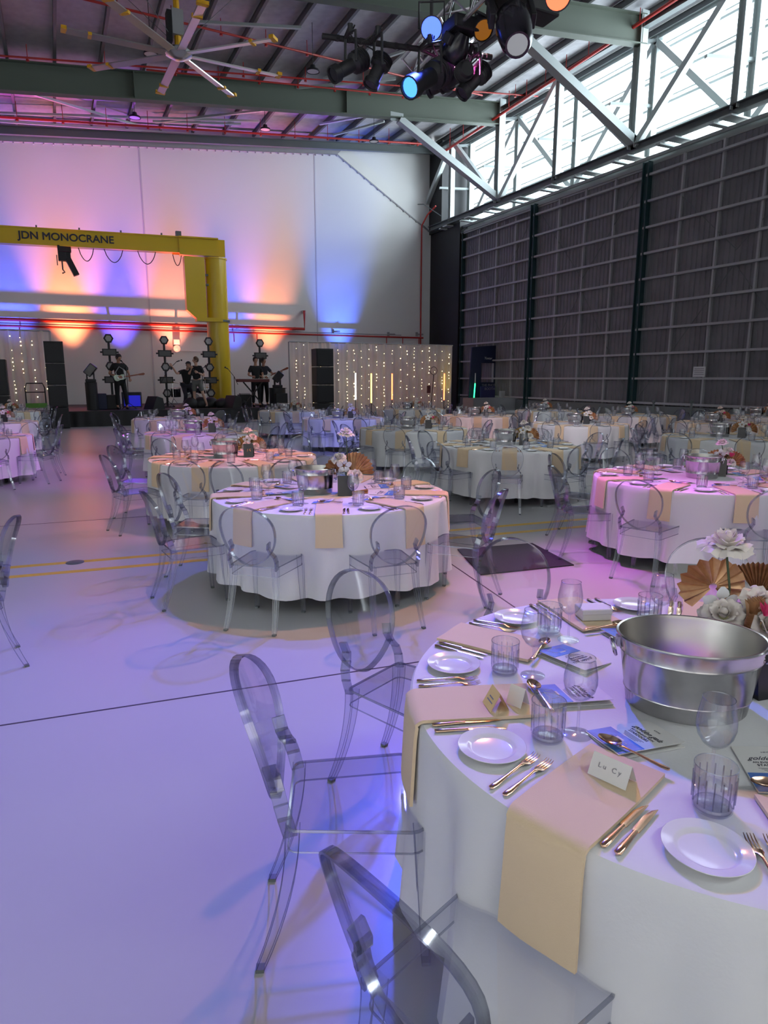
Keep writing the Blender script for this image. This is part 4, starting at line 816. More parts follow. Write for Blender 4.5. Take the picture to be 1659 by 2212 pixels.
# ================================================================== TABLES, CHAIRS, TABLEWARE (prototypes first)
TZ = .755
def balloon(s):                                    # half width of the oval back at height fraction s
    return .198*sqrt(max(0, 1-((s-.6)/.4)**2)) if s > .6 else .198*max(0, 1-((.6-s)/.6)**2.3)**.62
def backpt(s, x, off=0):
    z = .475+.425*s; y = -.205-.115*s**1.15 - .035*(1-(x/.2)**2) + off
    return Vector((x, y, z))
def make_chair():
    o = empty('clear_chair', (0, 0, 0))
    def outl(k=1.0):
        pts = [];
        for x, y, r in ((.205, .21, .05), (-.205, .21, .05), (-.178, -.2, .03), (.178, -.2, .03)):
            a0 = {(1, 1): 0, (-1, 1): pi/2, (-1, -1): pi, (1, -1): 3*pi/2}[(1 if x > 0 else -1, 1 if y > 0 else -1)]
            for i in range(5): a = a0+pi/2*i/4; pts.append(((x-math.copysign(r, x)+r*cos(a))*k, (y-math.copysign(r, y)+r*sin(a))*k))
        return pts
    P = outl(); n = len(P); b = MB(); b.prism(P, .448, .456, 'chair_clear')
    b.build('seat', 'chair_clear', o)
    b = MB(); Q = outl(.965); vs = [(x, y, z) for z in (.458, .385) for x, y in P]+[(x, y, z) for z in (.458, .385) for x, y in Q]
    b.add(vs, [(i, (i+1) % n, n+(i+1) % n, n+i) for i in range(n)], 'chair_clear', True)
    b.tube([(x, y, .455) for x, y in P], .005, 'chair_edge', 4, True); b.tube([(x, y, .386) for x, y in P], .003, 'chair_edge', 4, True)
    b.build('seat_frame', 'chair_clear', o)
    N = 40; ring = []
    for i in range(N):
        a = 2*pi*i/N; s = .5-.5*cos(a); w = balloon(s)*(1 if a < pi else -1); ring.append((s, w))
    b = MB(); M_ = 8; vs = []
    rows = [0.004+ .992*(.5-.5*cos(pi*i/16)) for i in range(17)]
    for off in (0, .006):
        for s in rows:
            w = balloon(s)
            for j in range(M_+1): vs.append(backpt(s, w*(2*j/M_-1), off))
    fs = [];
    for k in (0, 1): fs += [(k*17*(M_+1)+i*(M_+1)+j, k*17*(M_+1)+i*(M_+1)+j+1, k*17*(M_+1)+(i+1)*(M_+1)+j+1, k*17*(M_+1)+(i+1)*(M_+1)+j) for i in range(16) for j in range(M_)]
    b.add(vs, fs, 'chair_clear', True); bk = b.build('backrest', 'chair_clear', o)
    b = MB(); vs = []
    for s, w in ring:
        p = backpt(s, w); c = backpt(.55, 0); out_ = Vector((w, 0, (p.z-c.z))).normalized()
        for dx, dy in ((0, -.012), (.006, -.012), (.006, .015), (0, .015)): vs.append(p+out_*dx+Vector((0, dy, 0)))
    b.add(vs, [(i*4+k, ((i+1) % N)*4+k, ((i+1) % N)*4+(k+1) % 4, i*4+(k+1) % 4) for i in range(N) for k in range(4)], 'chair_edge', False); b.sm = [True]*len(b.f)
    b.build('back_rim', 'chair_edge', bk)
    for q in (-1, 1):
        b = MB(); pts = [(.172, -.19, .44), (.178, -.203, .495), (.172, -.214, .535), (.150, -.225, .565), (.137, -.236, .60), (.146, -.247, .64)]
        for i in range(len(pts)-1):
            a_, c_ = Vector(pts[i]), Vector(pts[i+1]); a_.x *= q; c_.x *= q; e = (c_-a_)*.06; b.bar(a_-e, c_+e, .012, .042, None, up=(0, 1, 0))
        b.build('back_bracket', 'chair_edge', o)
    def leg(p0, p1, p2, w0, w1):
        b = MB(); pts = []
        for i in range(9):
            t = i/8; a_ = Vector(p0).lerp(Vector(p1), t); c_ = Vector(p1).lerp(Vector(p2), t); p = a_.lerp(c_, t); w = w0+(w1-w0)*t; pts.append((p, w))
        vs = [p+Vector((sx*w, sy*w, 0)) for p, w in pts for sx, sy in ((-1, -1), (1, -1), (1, 1), (-1, 1))]
        fs = [(i*4+k, i*4+(k+1) % 4, i*4+4+(k+1) % 4, i*4+4+k) for i in range(8) for k in range(4)]+[(32, 33, 34, 35)]
        b.add(vs, fs, 'chair_clear'); 
        for k in range(4): sx, sy = ((-1, -1), (1, -1), (1, 1), (-1, 1))[k]; b.tube([p+Vector((sx*w, sy*w, 0)) for p, w in pts], .0018, 'chair_edge', 3)
        b.box((p2[0], p2[1], .006), (.025, .025, .012), 'dark_steel'); b.build('leg', 'chair_clear', o)
    for q in (-1, 1):
        leg((q*.183, .188, .455), (q*.188, .195, .25), (q*.192, .205, .006), .021, .012)
        leg((q*.160, -.185, .455), (q*.165, -.185, .25), (q*.185, -.29, .006), .021, .012)
    return o
CHAIR = make_chair(); CHAIR_USED = [False]
def make_wine():
    o = empty('wine_glass', (0, 0, 0))
    prof = [(.0045, .088), (.012, .093), (.024, .103), (.034, .120), (.0385, .140), (.038, .158), (.034, .182), (.0305, .203), (.0300, .205), (.0297, .203), (.0333, .182), (.0372, .158), (.0377, .140), (.0332, .121), (.0235, .105), (.011, .0955), (0, .094)]
    b = MB(); b.lathe(prof, 28, 'glass'); b.lathe([(.0303, .2035), (.0310, .2055), (.0298, .206)], 28, 'chair_edge'); bo = b.build('bowl', 'glass', o)
    MB().lathe([(.0038, .09), (.0032, .05), (.0036, .012), (.008, .005), (.030, .0022), (.034, .001), (.034, 0), (0, 0)], 24).build('stem_and_foot', 'cut_glass', o); return o
def make_tumbler():
    o = empty('water_tumbler', (0, 0, 0))
    fl = lambda a, i, z: 1-.05*abs(cos(8*a))*(1 if .014 < z < .078 else 0)
    prof = [(0, 0), (.034, 0), (.037, .004), (.038, .012), (.0385, .016), (.039, .03), (.0395, .06), (.0398, .076), (.040, .080), (.0402, .094), (.0385, .094), (.037, .08), (.0355, .03), (.030, .018), (0, .016)]
    b = MB(); b.lathe(prof, 48, 'cut_glass', fr=fl, smooth=False); b.lathe([(.0385, .0935), (.0395, .0955), (.0403, .0935)], 40, 'chair_edge'); b.build('tumbler_body', 'cut_glass', o)
    b = MB()
    for k in range(16): a = 2*pi*k/16+pi/16; b.bar((.0385*cos(a), .0385*sin(a), .018), (.0392*cos(a), .0392*sin(a), .076), .002, .002, 'chair_edge')
    b.lathe([(.0345, .004), (.036, .009), (.034, .013), (0, .013)], 24, 'chair_edge'); b.build('cut_flutes', 'chair_edge', o); return o
def make_plate():
    b = MB(); b.lathe([(0, .0045), (.050, .0045), (.055, .0055), (.060, .0105), (.065, .0125), (.083, .0155), (.086, .0165), (.0868, .0155), (.083, .0135), (.06, .008), (.052, .001), (.048, 0), (0, 0)], 56); return b.build('side_plate', 'china')
def handle_secs(L): return [(0, 0, .003, .002, .002), (0, .003, .0035, .0075, .003), (0, .02, .004, .0085, .0032), (0, .05, .005, .0062, .003), (0, .09, .007, .0038, .0026), (0, .125, .009, .0034, .0024)]
def make_fork():
    b = MB(); b.sweep(handle_secs(0)+[(0, .138, .009, .006, .0018), (0, .148, .0065, .0115, .0014), (0, .160, .0045, .0125, .0012)])
    for k in range(4):
        x = -.0102+.0068*k; b.sweep([(x, .158, .0046, .0026, .0013), (x, .175, .0042, .0021, .0012), (x, .19, .0062, .0017, .001), (x, .203, .0105, .0007, .0006)], n=6)
    return b.build('fork', 'copper')
def make_knife():
    b = MB(); b.sweep([(0, 0, .004, .003, .003), (0, .004, .0045, .0085, .0042), (0, .03, .005, .0085, .004), (0, .07, .005, .0062, .0038), (0, .096, .005, .006, .0036)])
    b.sweep([(0, .094, .005, .0085, .002), (-.001, .105, .005, .0095, .0011), (-.001, .16, .005, .0092, .0008), (.002, .19, .005, .0055, .0006), (.006, .203, .005, .0008, .0004)], n=8); return b.build('table_knife', 'copper')
def make_spoon():
    b = MB(); b.sweep(handle_secs(0)+[(0, .138, .008, .004, .0018)])
    vs = []; n = 12; m_ = 6
    for j in range(m_+1):
        rr = j/m_
        for i in range(n*2): a = 2*pi*i/(2*n); vs.append((.0205*rr*sin(a)*(1-.12*cos(a)), .168+.034*rr*cos(a), .0025+.0105*rr**2))
    N2 = 2*n; fs = [(j*N2+i, (j+1)*N2+i, (j+1)*N2+(i+1) % N2, j*N2+(i+1) % N2) for j in range(m_) for i in range(N2)]
    vs2 = [(x, y, z+.0014) for x, y, z in vs]; b.add(vs+vs2, fs+[tuple(q+len(vs) for q in f) for f in fs], None, True); return b.build('spoon', 'copper')
def make_bucket():
    o = empty('ice_bucket', (0, 0, 0))
    pr = [(0, .004), (.138, .004), (.142, 0), (.1445, .004), (.1495, .046), (.1525, .049), (.151, .053), (.1655, .166), (.1685, .169), (.167, .173), (.172, .213), (.177, .215), (.179, .219), (.177, .223), (.172, .222)]
    MB().lathe(pr, 56).build('bucket_shell', 'steel', o); MB().lathe([(.172, .221), (.169, .21), (.163, .165), (.160, .16), (.138, .02), (0, .018)], 56).build('bucket_lining', 'steel_in', o)
    for q in (-1, 1):
        b = MB(); b.box((q*.174, 0, .192), (.008, .03, .03)); b.tube([(q*(.184+.006*sin(a)), .026*cos(a), .172+.026*sin(a)) for a in [2*pi*i/16 for i in range(16)]], .004, closed=True, n=6); b.build('handle', 'steel', o)
    return o
def leaf_fan(r, ang, pleats, mt, centre=0):
    b = MB(); n = pleats*2; vs = [];
    for i in range(n+1):
        a = -ang/2+ang*i/n; z = .007 if i % 2 else -.007
        for rr in (.12, .5, .85, 1.0 if i % 2 else .95): vs.append((r*rr*sin(a), z*rr*1.4+.012*rr*rr, r*rr*cos(a)))
    b.add(vs, [(i*4+k, i*4+k+1, (i+1)*4+k+1, (i+1)*4+k) for i in range(n) for k in range(3)], mt)
    vs2 = [(x, y+.0015, z) for x, y, z in vs]; b.add(vs2, [(i*4+k, i*4+k+1, (i+1)*4+k+1, (i+1)*4+k) for i in range(n) for k in range(3)], mt); return b
def xf(mb, T): mb.v = [tuple(T @ Vector(v)) for v in mb.v]; return mb
def rose_mb(r=.055, seed=0):
    random.seed(seed); b = MB()
    for ring, (n, rr, op, h) in enumerate(((3, .22, .1, 1.0), (4, .38, .22, .98), (5, .6, .5, .85), (6, .82, .85, .62), (7, 1.0, 1.25, .38))):
        for k in range(n):
            a = 2*pi*(k+.5*ring)/n+random.uniform(-.2, .2); wd = pi/n*1.5; j1 = random.uniform(-.1, .1); ph = random.uniform(0, 6)
            def f(u, v, a=a, wd=wd, rr=rr, op=op, h=h, j1=j1, ph=ph):
                t = (u-.5)*2; ww = wd*(.55+.45*sin(pi*min(1, v*.75+.1))); aa = a+t*ww*.75
                rad = r*rr*(.35+.65*v**.6)+r*.22*op*v**3; z = r*(h*1.05*v**.8-.25)-r*.32*op*v**4*(1) + r*.06*sin(6*t+ph)*v - r*.16*t*t*v
                rad += r*.05*sin(5*t+ph)*v+j1*r*v
                return (rad*cos(aa), rad*sin(aa), z)
            b.grid(f, 6, 5, 'rose')
    b.sphere((0, 0, r*.35), r*.24, 'rose', 10, 6, (1, 1, 1.7)); b.sphere((0, 0, -r*.35), r*.3, 'rose_green', 8, 6, (1, 1, .8)); return b
def make_flowers(v):
    o = empty('flower_arrangement', (0, 0, 0)); random.seed(20+v)
    MB().prism([(-.055, -.055), (.055, -.055), (.055, .055), (-.055, .055)], 0, .13).build('vase', 'black_gloss', o, bevel=.004)
    Tm = lambda x, y, z, rx=0, ry=0, rz=0: Matrix.Translation((x, y, z)) @ Matrix.Rotation(R(rz), 4, 'Z') @ Matrix.Rotation(R(ry), 4, 'Y') @ Matrix.Rotation(R(rx), 4, 'X')
    if v == 0: roses = [(-.01, .03, .41, 12, 0, 1.15), (-.03, -.05, .18, 40, -20, 1.0), (.10, -.06, .15, 55, 25, 1.1), (.09, -.03, .22, 60, 20, .9)]; fans = [(-.03, .05, .245, .105, 5.0, 8, -4, 0, 'bronze_leaf'), (.10, .03, .22, .12, 1.6, -8, 8, -30, 'bronze_leaf'), (.045, -.05, .12, .13, 1.0, 14, 10, 30, 'bronze_leaf'), (.03, -.06, .10, .10, 1.2, 16, -20, 60, 'bronze_leaf')]
    elif v == 1: roses = [(0, .02, .45, 15, 5, .9), (-.06, -.03, .27, 35, -20, .8), (.07, -.05, .14, 45, 20, .9)]; fans = [(-.05, .03, .16, .12, 3.8, 10, -12, 10, 'bronze_leaf'), (.05, .02, .14, .17, 2.6, -12, 12, -35, 'bronze_leaf'), (.02, -.07, .02, .15, 2.6, 20, 160, 20, 'bronze_leaf')]
    else: roses = [(-.02, .02, .33, 20, -8, .85), (.05, .0, .25, 30, 20, .8), (-.05, -.06, .15, 45, -20, .8), (.08, -.04, .14, 45, 20, .75)]; fans = [(-.06, .0, .13, .13, 3.2, 14, -28, 15, 'gold_leaf' if v == 2 else 'bronze_leaf'), (.09, .0, .12, .13, 2.8, 6, 28, -20, 'bronze_leaf')]
    for i, (x, y, z, rx, ry, s) in enumerate(roses):
        rb = xf(rose_mb(.056*s, v*10+i), Tm(x, y, z, rx if i else 8, ry)); rr = rb.build('rose', 'rose', o)
        MB().tube([(0, 0, .1), (x*.4+.01, y*.5, .1+(z-.1)*.5), (x, y, z-.02)], .0035, n=6).build('flower_stem', 'stem', rr)
    for x, y, z, r, an, rx, ry, rz, mt in fans: xf(leaf_fan(r, an, 13, mt), Tm(x, y, z, rx, ry, rz)).build('dried_palm_leaf', mt, o)
    # pale orchid head
    b = MB()
    for k in range(5):
        a = 2*pi*k/5+.3; b.grid(lambda u, w, a=a: ((.01+.05*w)*cos(a+(u-.5)*1.25*sin(pi*min(.98, w*.8+.15))), -.01*sin(pi*w)-.006, (.01+.05*w)*sin(a+(u-.5)*1.25*sin(pi*min(.98, w*.8+.15)))), 5, 5, 'china')
    xf(b, Tm(-.03 if v != 1 else -.02, -.015 if v else -.0, .21, 10, 0, 10)).build('white_orchid', 'rose', o)
    if v in (0, 3): xf(leaf_fan(.05, 1.2, 5, 'pink_petal'), Tm(.07, -.09, .19, 20, 10, 0)).build('pink_petal', 'pink_petal', o)
    return o
def make_menu():
    o = empty('menu_card', (0, 0, 0))
    b = MB(); b.box((0, 0, .002), (.15, .21, .002), 'card'); T = Matrix.Translation((-.075, 0, .003)) @ Matrix.Rotation(R(-5), 4, 'Y') @ Matrix.Translation((.075, 0, 0))
    t = MB().box((0, 0, .0), (.15, .21, .0012), 'card'); b.add(t.v, t.f, 'card', False, T); b.build('folded_card', 'card', o)
    c = empty('cover', (0, 0, 0)); bpy.data.objects.remove(c)
    t = MB(); q = MB().box((0, -.062, .0012), (.146, .078, .0012), 'blue_print'); t.add(q.v, q.f, 'blue_print', False, T)
    q = MB().tube([(-.03, -.05, .0022), (.035, -.05, .0022), (.045, -.08, .0022), (-.02, -.082, .0022)], .0006, n=4, closed=True).box((.0, -.045, .0021), (.03, .006, .0006)); t.add(q.v, q.f, 'card', False, T); t.build('blue_picture', 'blue_print', o)
    def ln(s, size, y, sh=0, mt='ink'): 
        x = text('printed_lettering', s, size, mt, T @ Vector((0, y, .0012)), (0, R(-5), 0), o, .0002, shear=sh, bev=.006 if sh else .012, gap=1.15 if sh else 1.0); return x
    ln('golden gala', .024, .045, .55); ln('AN EVENING WITH', .0105, .026); ln('STARDOORS', .0135, .013); ln('6.30 PM', .007, .075, mt='ink_soft')
    b = MB()
    for k in range(4): q = MB().box((0, .0-.005*k, .0011), (.08-.01*k, .0014, .0004)); b.add(q.v, q.f, None, False, T)
    b.build('small_print', 'ink_soft', o); return o
def make_napkin(r, drop, wd=.2, inner=.56):
    # centre at the table centre; runs along +x from inner radius over the edge
    b = MB(); edge = r+.012; rr = .02; pts = []
    n1 = 10
    for i in range(n1+1): pts.append((inner+(edge-rr-inner)*i/n1, TZ+.004))
    if drop > .03:
        for i in range(1, 7): a = pi/2*i/6; pts.append((edge-rr+(rr+.006)*sin(a), TZ+.004-(rr+.004)+(rr+.004)*cos(a)))
        for i in range(1, 9): pts.append((edge+.008+.012*i/8, TZ-.02-drop*i/8))
    N = len(pts); m_ = 6
    def f(u, v, th):
        i = min(int(u*(N-1)+1e-6), N-1); x, z = pts[i]; j0 = pts[max(i-1, 0)]; j1 = pts[min(i+1, N-1)]; t = Vector((j1[0]-j0[0], 0, j1[1]-j0[1])).normalized(); nn = Vector((-t.z, 0, t.x))
        if nn.z < -.01 or (abs(nn.z) < .3 and nn.x < 0): nn = -nn
        ww = wd*(1+.03*sin(u*7)); y = (v-.5)*ww; w = .004*sin(v*9+u*5)*max(0, u-.5)
        curve = sqrt(max(0, x*x-y*y))-x if z < TZ-.01 else 0
        p = Vector((x+curve, y, z))+nn*(th+w*(.6)); return p
    vs = []; 
    for th in (0, .010):
        for i in range(N):
            for j in range(m_+1): vs.append(f(i/(N-1), j/m_, th))
    K = N*(m_+1); fs = []
    for k in (0, 1): fs += [(k*K+i*(m_+1)+j, k*K+i*(m_+1)+j+1, k*K+(i+1)*(m_+1)+j+1, k*K+(i+1)*(m_+1)+j) for i in range(N-1) for j in range(m_)]
    for i in range(N-1): fs += [(i*(m_+1), (i+1)*(m_+1), K+(i+1)*(m_+1), K+i*(m_+1)), (i*(m_+1)+m_, (i+1)*(m_+1)+m_, K+(i+1)*(m_+1)+m_, K+i*(m_+1)+m_)]
    for j in range(m_): fs += [(j, j+1, K+j+1, K+j), ((N-1)*(m_+1)+j, (N-1)*(m_+1)+j+1, K+(N-1)*(m_+1)+j+1, K+(N-1)*(m_+1)+j)]
    b.add(vs, fs, 'napkin', True); return b.build('napkin', 'napkin')
def make_cloth(r, seed, amp=.05, hem=.09):
    random.seed(seed); ph = [random.uniform(0, 6.28) for _ in range(6)]; b = MB(); NA = 180; prof = [(r*k/8, TZ) for k in range(1, 8)]+[(r-.012, TZ), (r+.004, TZ-.004), (r+.012, TZ-.016)]
    nz = 16
    def fold(a): 
        q = .42*cos(11*a+ph[0]+.6*sin(2*a+ph[1]))+.42*cos(19*a+ph[2]+.7*sin(3*a+ph[3]))+.24*cos(29*a+ph[4]); return q*abs(q)**.15
    def pt(i, a):
        if i < len(prof): R_, z = prof[i]; return (R_*cos(a), R_*sin(a), z)
        t = (i-len(prof)+1)/nz; z = TZ-.016-(TZ-.016-hem)*t; rad = r+.013+.025*t+amp*fold(a)*t**.75-.35*amp*t+.02*t*t
        return (rad*cos(a), rad*sin(a), z+.012*sin(5*a+ph[5])*t)
    rows = len(prof)+nz; vs = [(0, 0, TZ)]+[pt(i, 2*pi*k/NA) for i in range(rows) for k in range(NA)]
    fs = [(0, 1+k, 1+(k+1) % NA) for k in range(NA)]+[(1+i*NA+k, 1+(i+1)*NA+k, 1+(i+1)*NA+(k+1) % NA, 1+i*NA+(k+1) % NA) for i in range(rows-1) for k in range(NA)]
    b.add(vs, fs, 'cloth', True); o = b.build('tablecloth', 'cloth'); return o
def make_table(r):
    o = empty('round_table', (0, 0, 0)); MB().lathe([(0, TZ-.008), (r-.004, TZ-.008), (r-.004, TZ-.03), (0, TZ-.03)], 48).build('tabletop', 'black', o)
    for k in range(4):
        a = pi/4+pi/2*k+.35; MB().tube([(.42*cos(a), .42*sin(a), TZ-.03), (.62*cos(a), .62*sin(a), .0)], .019).lathe([(0, .05), (.026, .05), (.026, 0), (0, 0)], 10, mtx=Matrix.Translation((.615*cos(a), .615*sin(a), 0))).build('leg', 'black', o)
    return o
WINE, TUMB, PLATE, FORK, KNIFE, SPOON, BUCKET, MENU = make_wine(), make_tumbler(), make_plate(), make_fork(), make_knife(), make_spoon(), make_bucket(), make_menu()
FLOW = [make_flowers(i) for i in range(4)]
PROTOS = [CHAIR, WINE, TUMB, PLATE, FORK, KNIFE, SPOON, BUCKET, MENU]+FLOW
for q_ in kids(WINE): q_.scale = (1.2, 1.2, 1.12)
for q_ in kids(TUMB): q_.scale = (1.18, 1.18, 1.18)
PLATE.scale = (1.05, 1.05, 1)
def make_sign(num):
    o = empty('table_number', (0, 0, 0)); b = MB(); b.prism([(-.028, 0), (.028, 0), (.004, .17), (-.004, .17)], -.06, .06, mtx=Matrix.Rotation(pi/2, 4, 'X') @ Matrix.Identity(4)); xf(b, Matrix.Rotation(pi/2, 4, 'Z')); b.build('folded_sign', 'black_gloss', o)
    if num: text('number', num, .06, 'brass', (0, -.0185, .085), (R(98), 0, 0), o, .0006, shear=.2)
    return o
def wrap(a):
    while a > pi: a -= 2*pi
    while a < -pi: a += 2*pi
    return a
ORD = ['first', 'second', 'third', 'fourth', 'fifth']
def seatnames(c, angs):
    dc = atan2(-c[1], -c[0]); ds = [(wrap(R(a)-dc), a) for a in angs]; near = min(ds, key=lambda t: abs(t[0])); res = {near[1]: 'nearest seat'}
    for i, (d, a) in enumerate(sorted([t for t in ds if t[0] > near[0]])): res[a] = '%s seat right of nearest' % ORD[i]
    for i, (d, a) in enumerate(sorted([t for t in ds if t[0] < near[0]], reverse=True)): res[a] = '%s seat left of nearest' % ORD[i]
    return res
NAPS = {}
def napproto(r, drop):
    k = (round(r, 2), round(drop, 2))
    if k not in NAPS: NAPS[k] = make_napkin(r, drop); PROTOS.append(NAPS[k])
    return NAPS[k]
random.seed(99)
def setting(c, r, a, wh, desc, lvl, drop, k0=1):
    """one place setting; local frame: x outward along a, y tangential (counter clockwise = to the sitter's right seen from outside)"""
    A = R(a); ca, sa = cos(A), sin(A); sc = r/.93
    def W(rad, t, z=TZ): return (c[0]+rad*sc*ca-t*sa, c[1]+rad*sc*sa+t*ca, z)
    g = lambda s: '%s on the tables' % s
    n = dup(napproto(r, drop), (c[0], c[1], 0), A, label='champagne cloth napkin, %s, %s' % (wh, desc), cat='napkin', group='champagne napkins')
    dup(PLATE, W(.76, -.28, TZ+.001), A, label='white side plate, %s, %s' % (wh, desc), cat='plate', group='white side plates')
    dup(TUMB, W(.60, .215+random.uniform(-.012, .012), TZ+.001), random.uniform(0, 6), label='cut-glass water tumbler, %s, %s' % (wh, desc), cat='tumbler', group='water tumblers')
    dup(WINE, W(.51, .185+random.uniform(-.02, .02), TZ+.001), random.uniform(0, 6), label='empty stemmed wine glass, %s, %s' % (wh, desc), cat='wine glass', group='wine glasses')
    if lvl >= 2:
        rot = A+pi/2          # cutlery local +y points to the table centre
        for i, t in enumerate((-.178, -.138)): dup(FORK, W(.905, t, TZ+.001), rot+random.uniform(-.04, .04), label='copper %s fork, %s, %s' % (('outer', 'inner')[i], wh, desc), cat='fork', group='copper forks')
        for i, t in enumerate((.113, .146)): dup(KNIFE, W(.905, t, TZ+.001), rot+random.uniform(-.03, .05), label='copper %s knife, %s, %s' % (('inner', 'outer')[i], wh, desc), cat='knife', group='copper knives')
        dup(SPOON, W(.545, .105, TZ+.016), A+pi+random.uniform(-.1, .1), label='copper dessert spoon, %s, %s' % (wh, desc), cat='spoon', group='copper spoons')
        dup(MENU, W(.44, -.02+random.uniform(-.03, .03), TZ+.001), A+pi/2+random.uniform(-.5, .3), label='menu card, blue picture, %s, %s' % (wh, desc), cat='menu', group='menu cards')
def chair_at(c, rad, a, wh, desc, yaw=0):
    A = R(a); dup(CHAIR, (c[0]+rad*cos(A), c[1]+rad*sin(A), 0), A+pi/2+yaw, label='clear oval-back chair, %s, %s' % (wh, desc), cat='chair', group='clear oval-back chairs')
def table(c, r, angs, desc, lvl, drops=None, flow=0, num=None, bk=(-.12, 0), fl=(.2, .1), crad=None, seats=None, amp=.07, hem=.12, sets=None, fs=1.0):
    t = make_table(r); t.location = (*c, 0); tag(t, 'black-legged round table under the white cloth, %s' % desc, 'table', 'round banquet tables')
    cl = make_cloth(r, int(abs(c[0]*37+c[1]*91)), amp, hem); cl.location = (*c, 0); tag(cl, 'white cloth draped to the floor, %s' % desc, 'tablecloth', 'white tablecloths')
    nm = seatnames(c, angs)
    for a in angs:
        chair_at(c, (crad or r+.19)+random.uniform(-.03, .06), a+random.uniform(-2, 2), nm[a], desc, random.uniform(-.06, .06))
    for a in (sets or angs):
        a2 = a+random.uniform(-1.5, 1.5) if not sets else a; d_ = drops.get(a, .25) if drops else random.choice((.22, .25, .25, .28))
        nn = nm.get(a) or seatnames(c, sets)[a]; setting(c, r, a2, nn, desc, lvl, d_)
    dc = atan2(-c[1], -c[0]); ex = Vector((-sin(dc), cos(dc))); ey = Vector((-cos(dc), -sin(dc)))     # ex: picture right, ey: away from the camera
    L_ = lambda q: (c[0]+ex.x*q[0]+ey.x*q[1], c[1]+ex.y*q[0]+ey.y*q[1], TZ+.001)
    dup(BUCKET, L_(bk), dc+pi/2+random.uniform(-.3, .3), label='galvanised steel ice bucket, %s' % desc, cat='bucket', group='steel ice buckets')
    f = dup(FLOW[flow], L_(fl), dc+pi/2, label='white roses with dried bronze palm leaves, %s' % desc, cat='flowers', group='flower centrepieces'); f.scale = (fs, fs, fs)
    s = make_sign(num); s.location = L_((fl[0]-.02, fl[1]-.14)); s.rotation_euler = (0, 0, dc+pi/2); tag(s, ('black table number sign reading %s, %s' % (num, desc)) if num else 'black table sign beside the bucket, %s' % desc, 'sign', 'black table signs')
# ================================================================== THE TABLES
def ring(a0, n=9): return [round(a0+k*360/n, 1) for k in range(n)]
def facing(c, off): return degrees(atan2(-c[1], -c[0]))+off
# foreground table -------------------------------------------------
C0 = (1.78, 1.333); D0 = 'foreground table'
t = make_table(.925); t.location = (*C0, 0); tag(t, 'black-legged round table hidden under the foreground white cloth', 'table', 'round banquet tables')
cl = make_cloth(.93, 8, .075, .1); cl.location = (*C0, 0); tag(cl, 'white cloth on the large foreground table at lower right', 'tablecloth', 'white tablecloths')
for a, rad, yaw, wh in ((-163, 1.09, -.02, 'the closest chair, at the bottom of the picture'), (158, 1.12, .0, 'seen side-on at left of the foreground table'), (119, 1.12, -.06, 'at the far left of the foreground table, back to camera left'),
                   (78, 1.17, .03, 'behind the foreground table, left of the flowers'), (39, 1.27, 0, 'behind the foreground table, behind the flowers')):
    A = R(a); dup(CHAIR, (C0[0]+rad*cos(A), C0[1]+rad*sin(A), 0), A+pi/2+yaw, label='clear oval-back chair %s' % wh, cat='chair', group='clear oval-back chairs')
SET0 = [(-161, .26, 'front seat with Lucy card'), (160.5, .24, 'left seat with gold card'), (121, .02, 'far left seat'), (80, .02, 'far seat with small box'), (-121, .26, 'right front seat'), (39, .02, 'seat behind the flowers')]
for a, dr, wh in SET0: setting(C0, .93, a, wh, D0, 2, dr)
c_ = onz(1490, 1500, .80); b0 = Vector((1.655, 1.315))
bk = dup(BUCKET, (b0.x, b0.y, TZ+.001), -.6, label='large galvanised ice bucket in the middle of the foreground table', cat='bucket', group='steel ice buckets'); bk.scale = (1.2, .98, 1.0)
f = dup(FLOW[0], (2.06, 1.50, TZ+.001), -YAW-.1, label='roses and dried bronze palm leaves behind the foreground bucket', cat='flowers', group='flower centrepieces'); f.scale = (1.12, 1.12, 1.0)
s = make_sign(None); s.location = (1.965, 1.245, TZ+.001); s.rotation_euler = (0, 0, -YAW+.3); s.scale = (1.5, 1.2, 1.1); tag(s, 'black table sign right of the foreground bucket, at picture edge', 'sign', 'black table signs')
def place_card(loc, rz, mt, txt, lab, w_=.1, h=.05, sp=.028):
    o = empty('place_card', loc, rz, label=lab, cat='place card')
    b = MB(); vs = [(-w_/2, -sp, 0), (w_/2, -sp, 0), (w_/2, 0, h), (-w_/2, 0, h), (w_/2, sp, 0), (-w_/2, sp, 0)]; e = .0008
    b.add(vs+[(x, y*.95, z-e) for x, y, z in vs], [(0, 1, 2, 3), (3, 2, 4, 5), (6, 7, 8, 9), (9, 8, 10, 11)], mt); b.build('folded_card', mt, o)
    if txt:
        for s_, size, yy in txt: text('handwriting', s_, size, 'ink_soft', (0, -sp*(1-yy)-.0015, h*yy), (atan2(h, sp), 0, 0), o, .0002, bev=.004)
    if mt == 'gold_card':
        T = Matrix.Translation((0, -sp, 0)) @ Matrix.Rotation(atan2(h, sp), 4, 'X'); b = MB()
        for yy, L_ in ((.034, .03), (.022, .04)): q = MB().box((0, yy, .001), (L_, .004, .0004)); b.add(q.v, q.f, None, False, T)
        b.build('printed_lines', 'ink_soft', o)
    return o
place_card((1.15, 1.10, TZ+.016), R(-161+90)-.02, 'card', [('L u   C y', .017, .55)], 'white folded place card reading Lucy on the front napkin')
place_card((1.105, 1.525, TZ+.016), R(-105), 'gold_card', None, 'gold folded tent card on the left napkin', .07, .055, .03)
place_card((1.175, 1.512, TZ+.016), R(-75), 'card', None, 'white folded place card beside the gold one on the left napkin', .055, .055, .022)
tag(MB().box((0, 0, .024), (.12, .085, .047)).box((0, 0, .036), (.124, .089, .02)).build('gift_box', 'card', bevel=.002), 'small white gift box on the far napkin left of the bucket', 'gift box').location = (1.905, 1.985, TZ+.016)
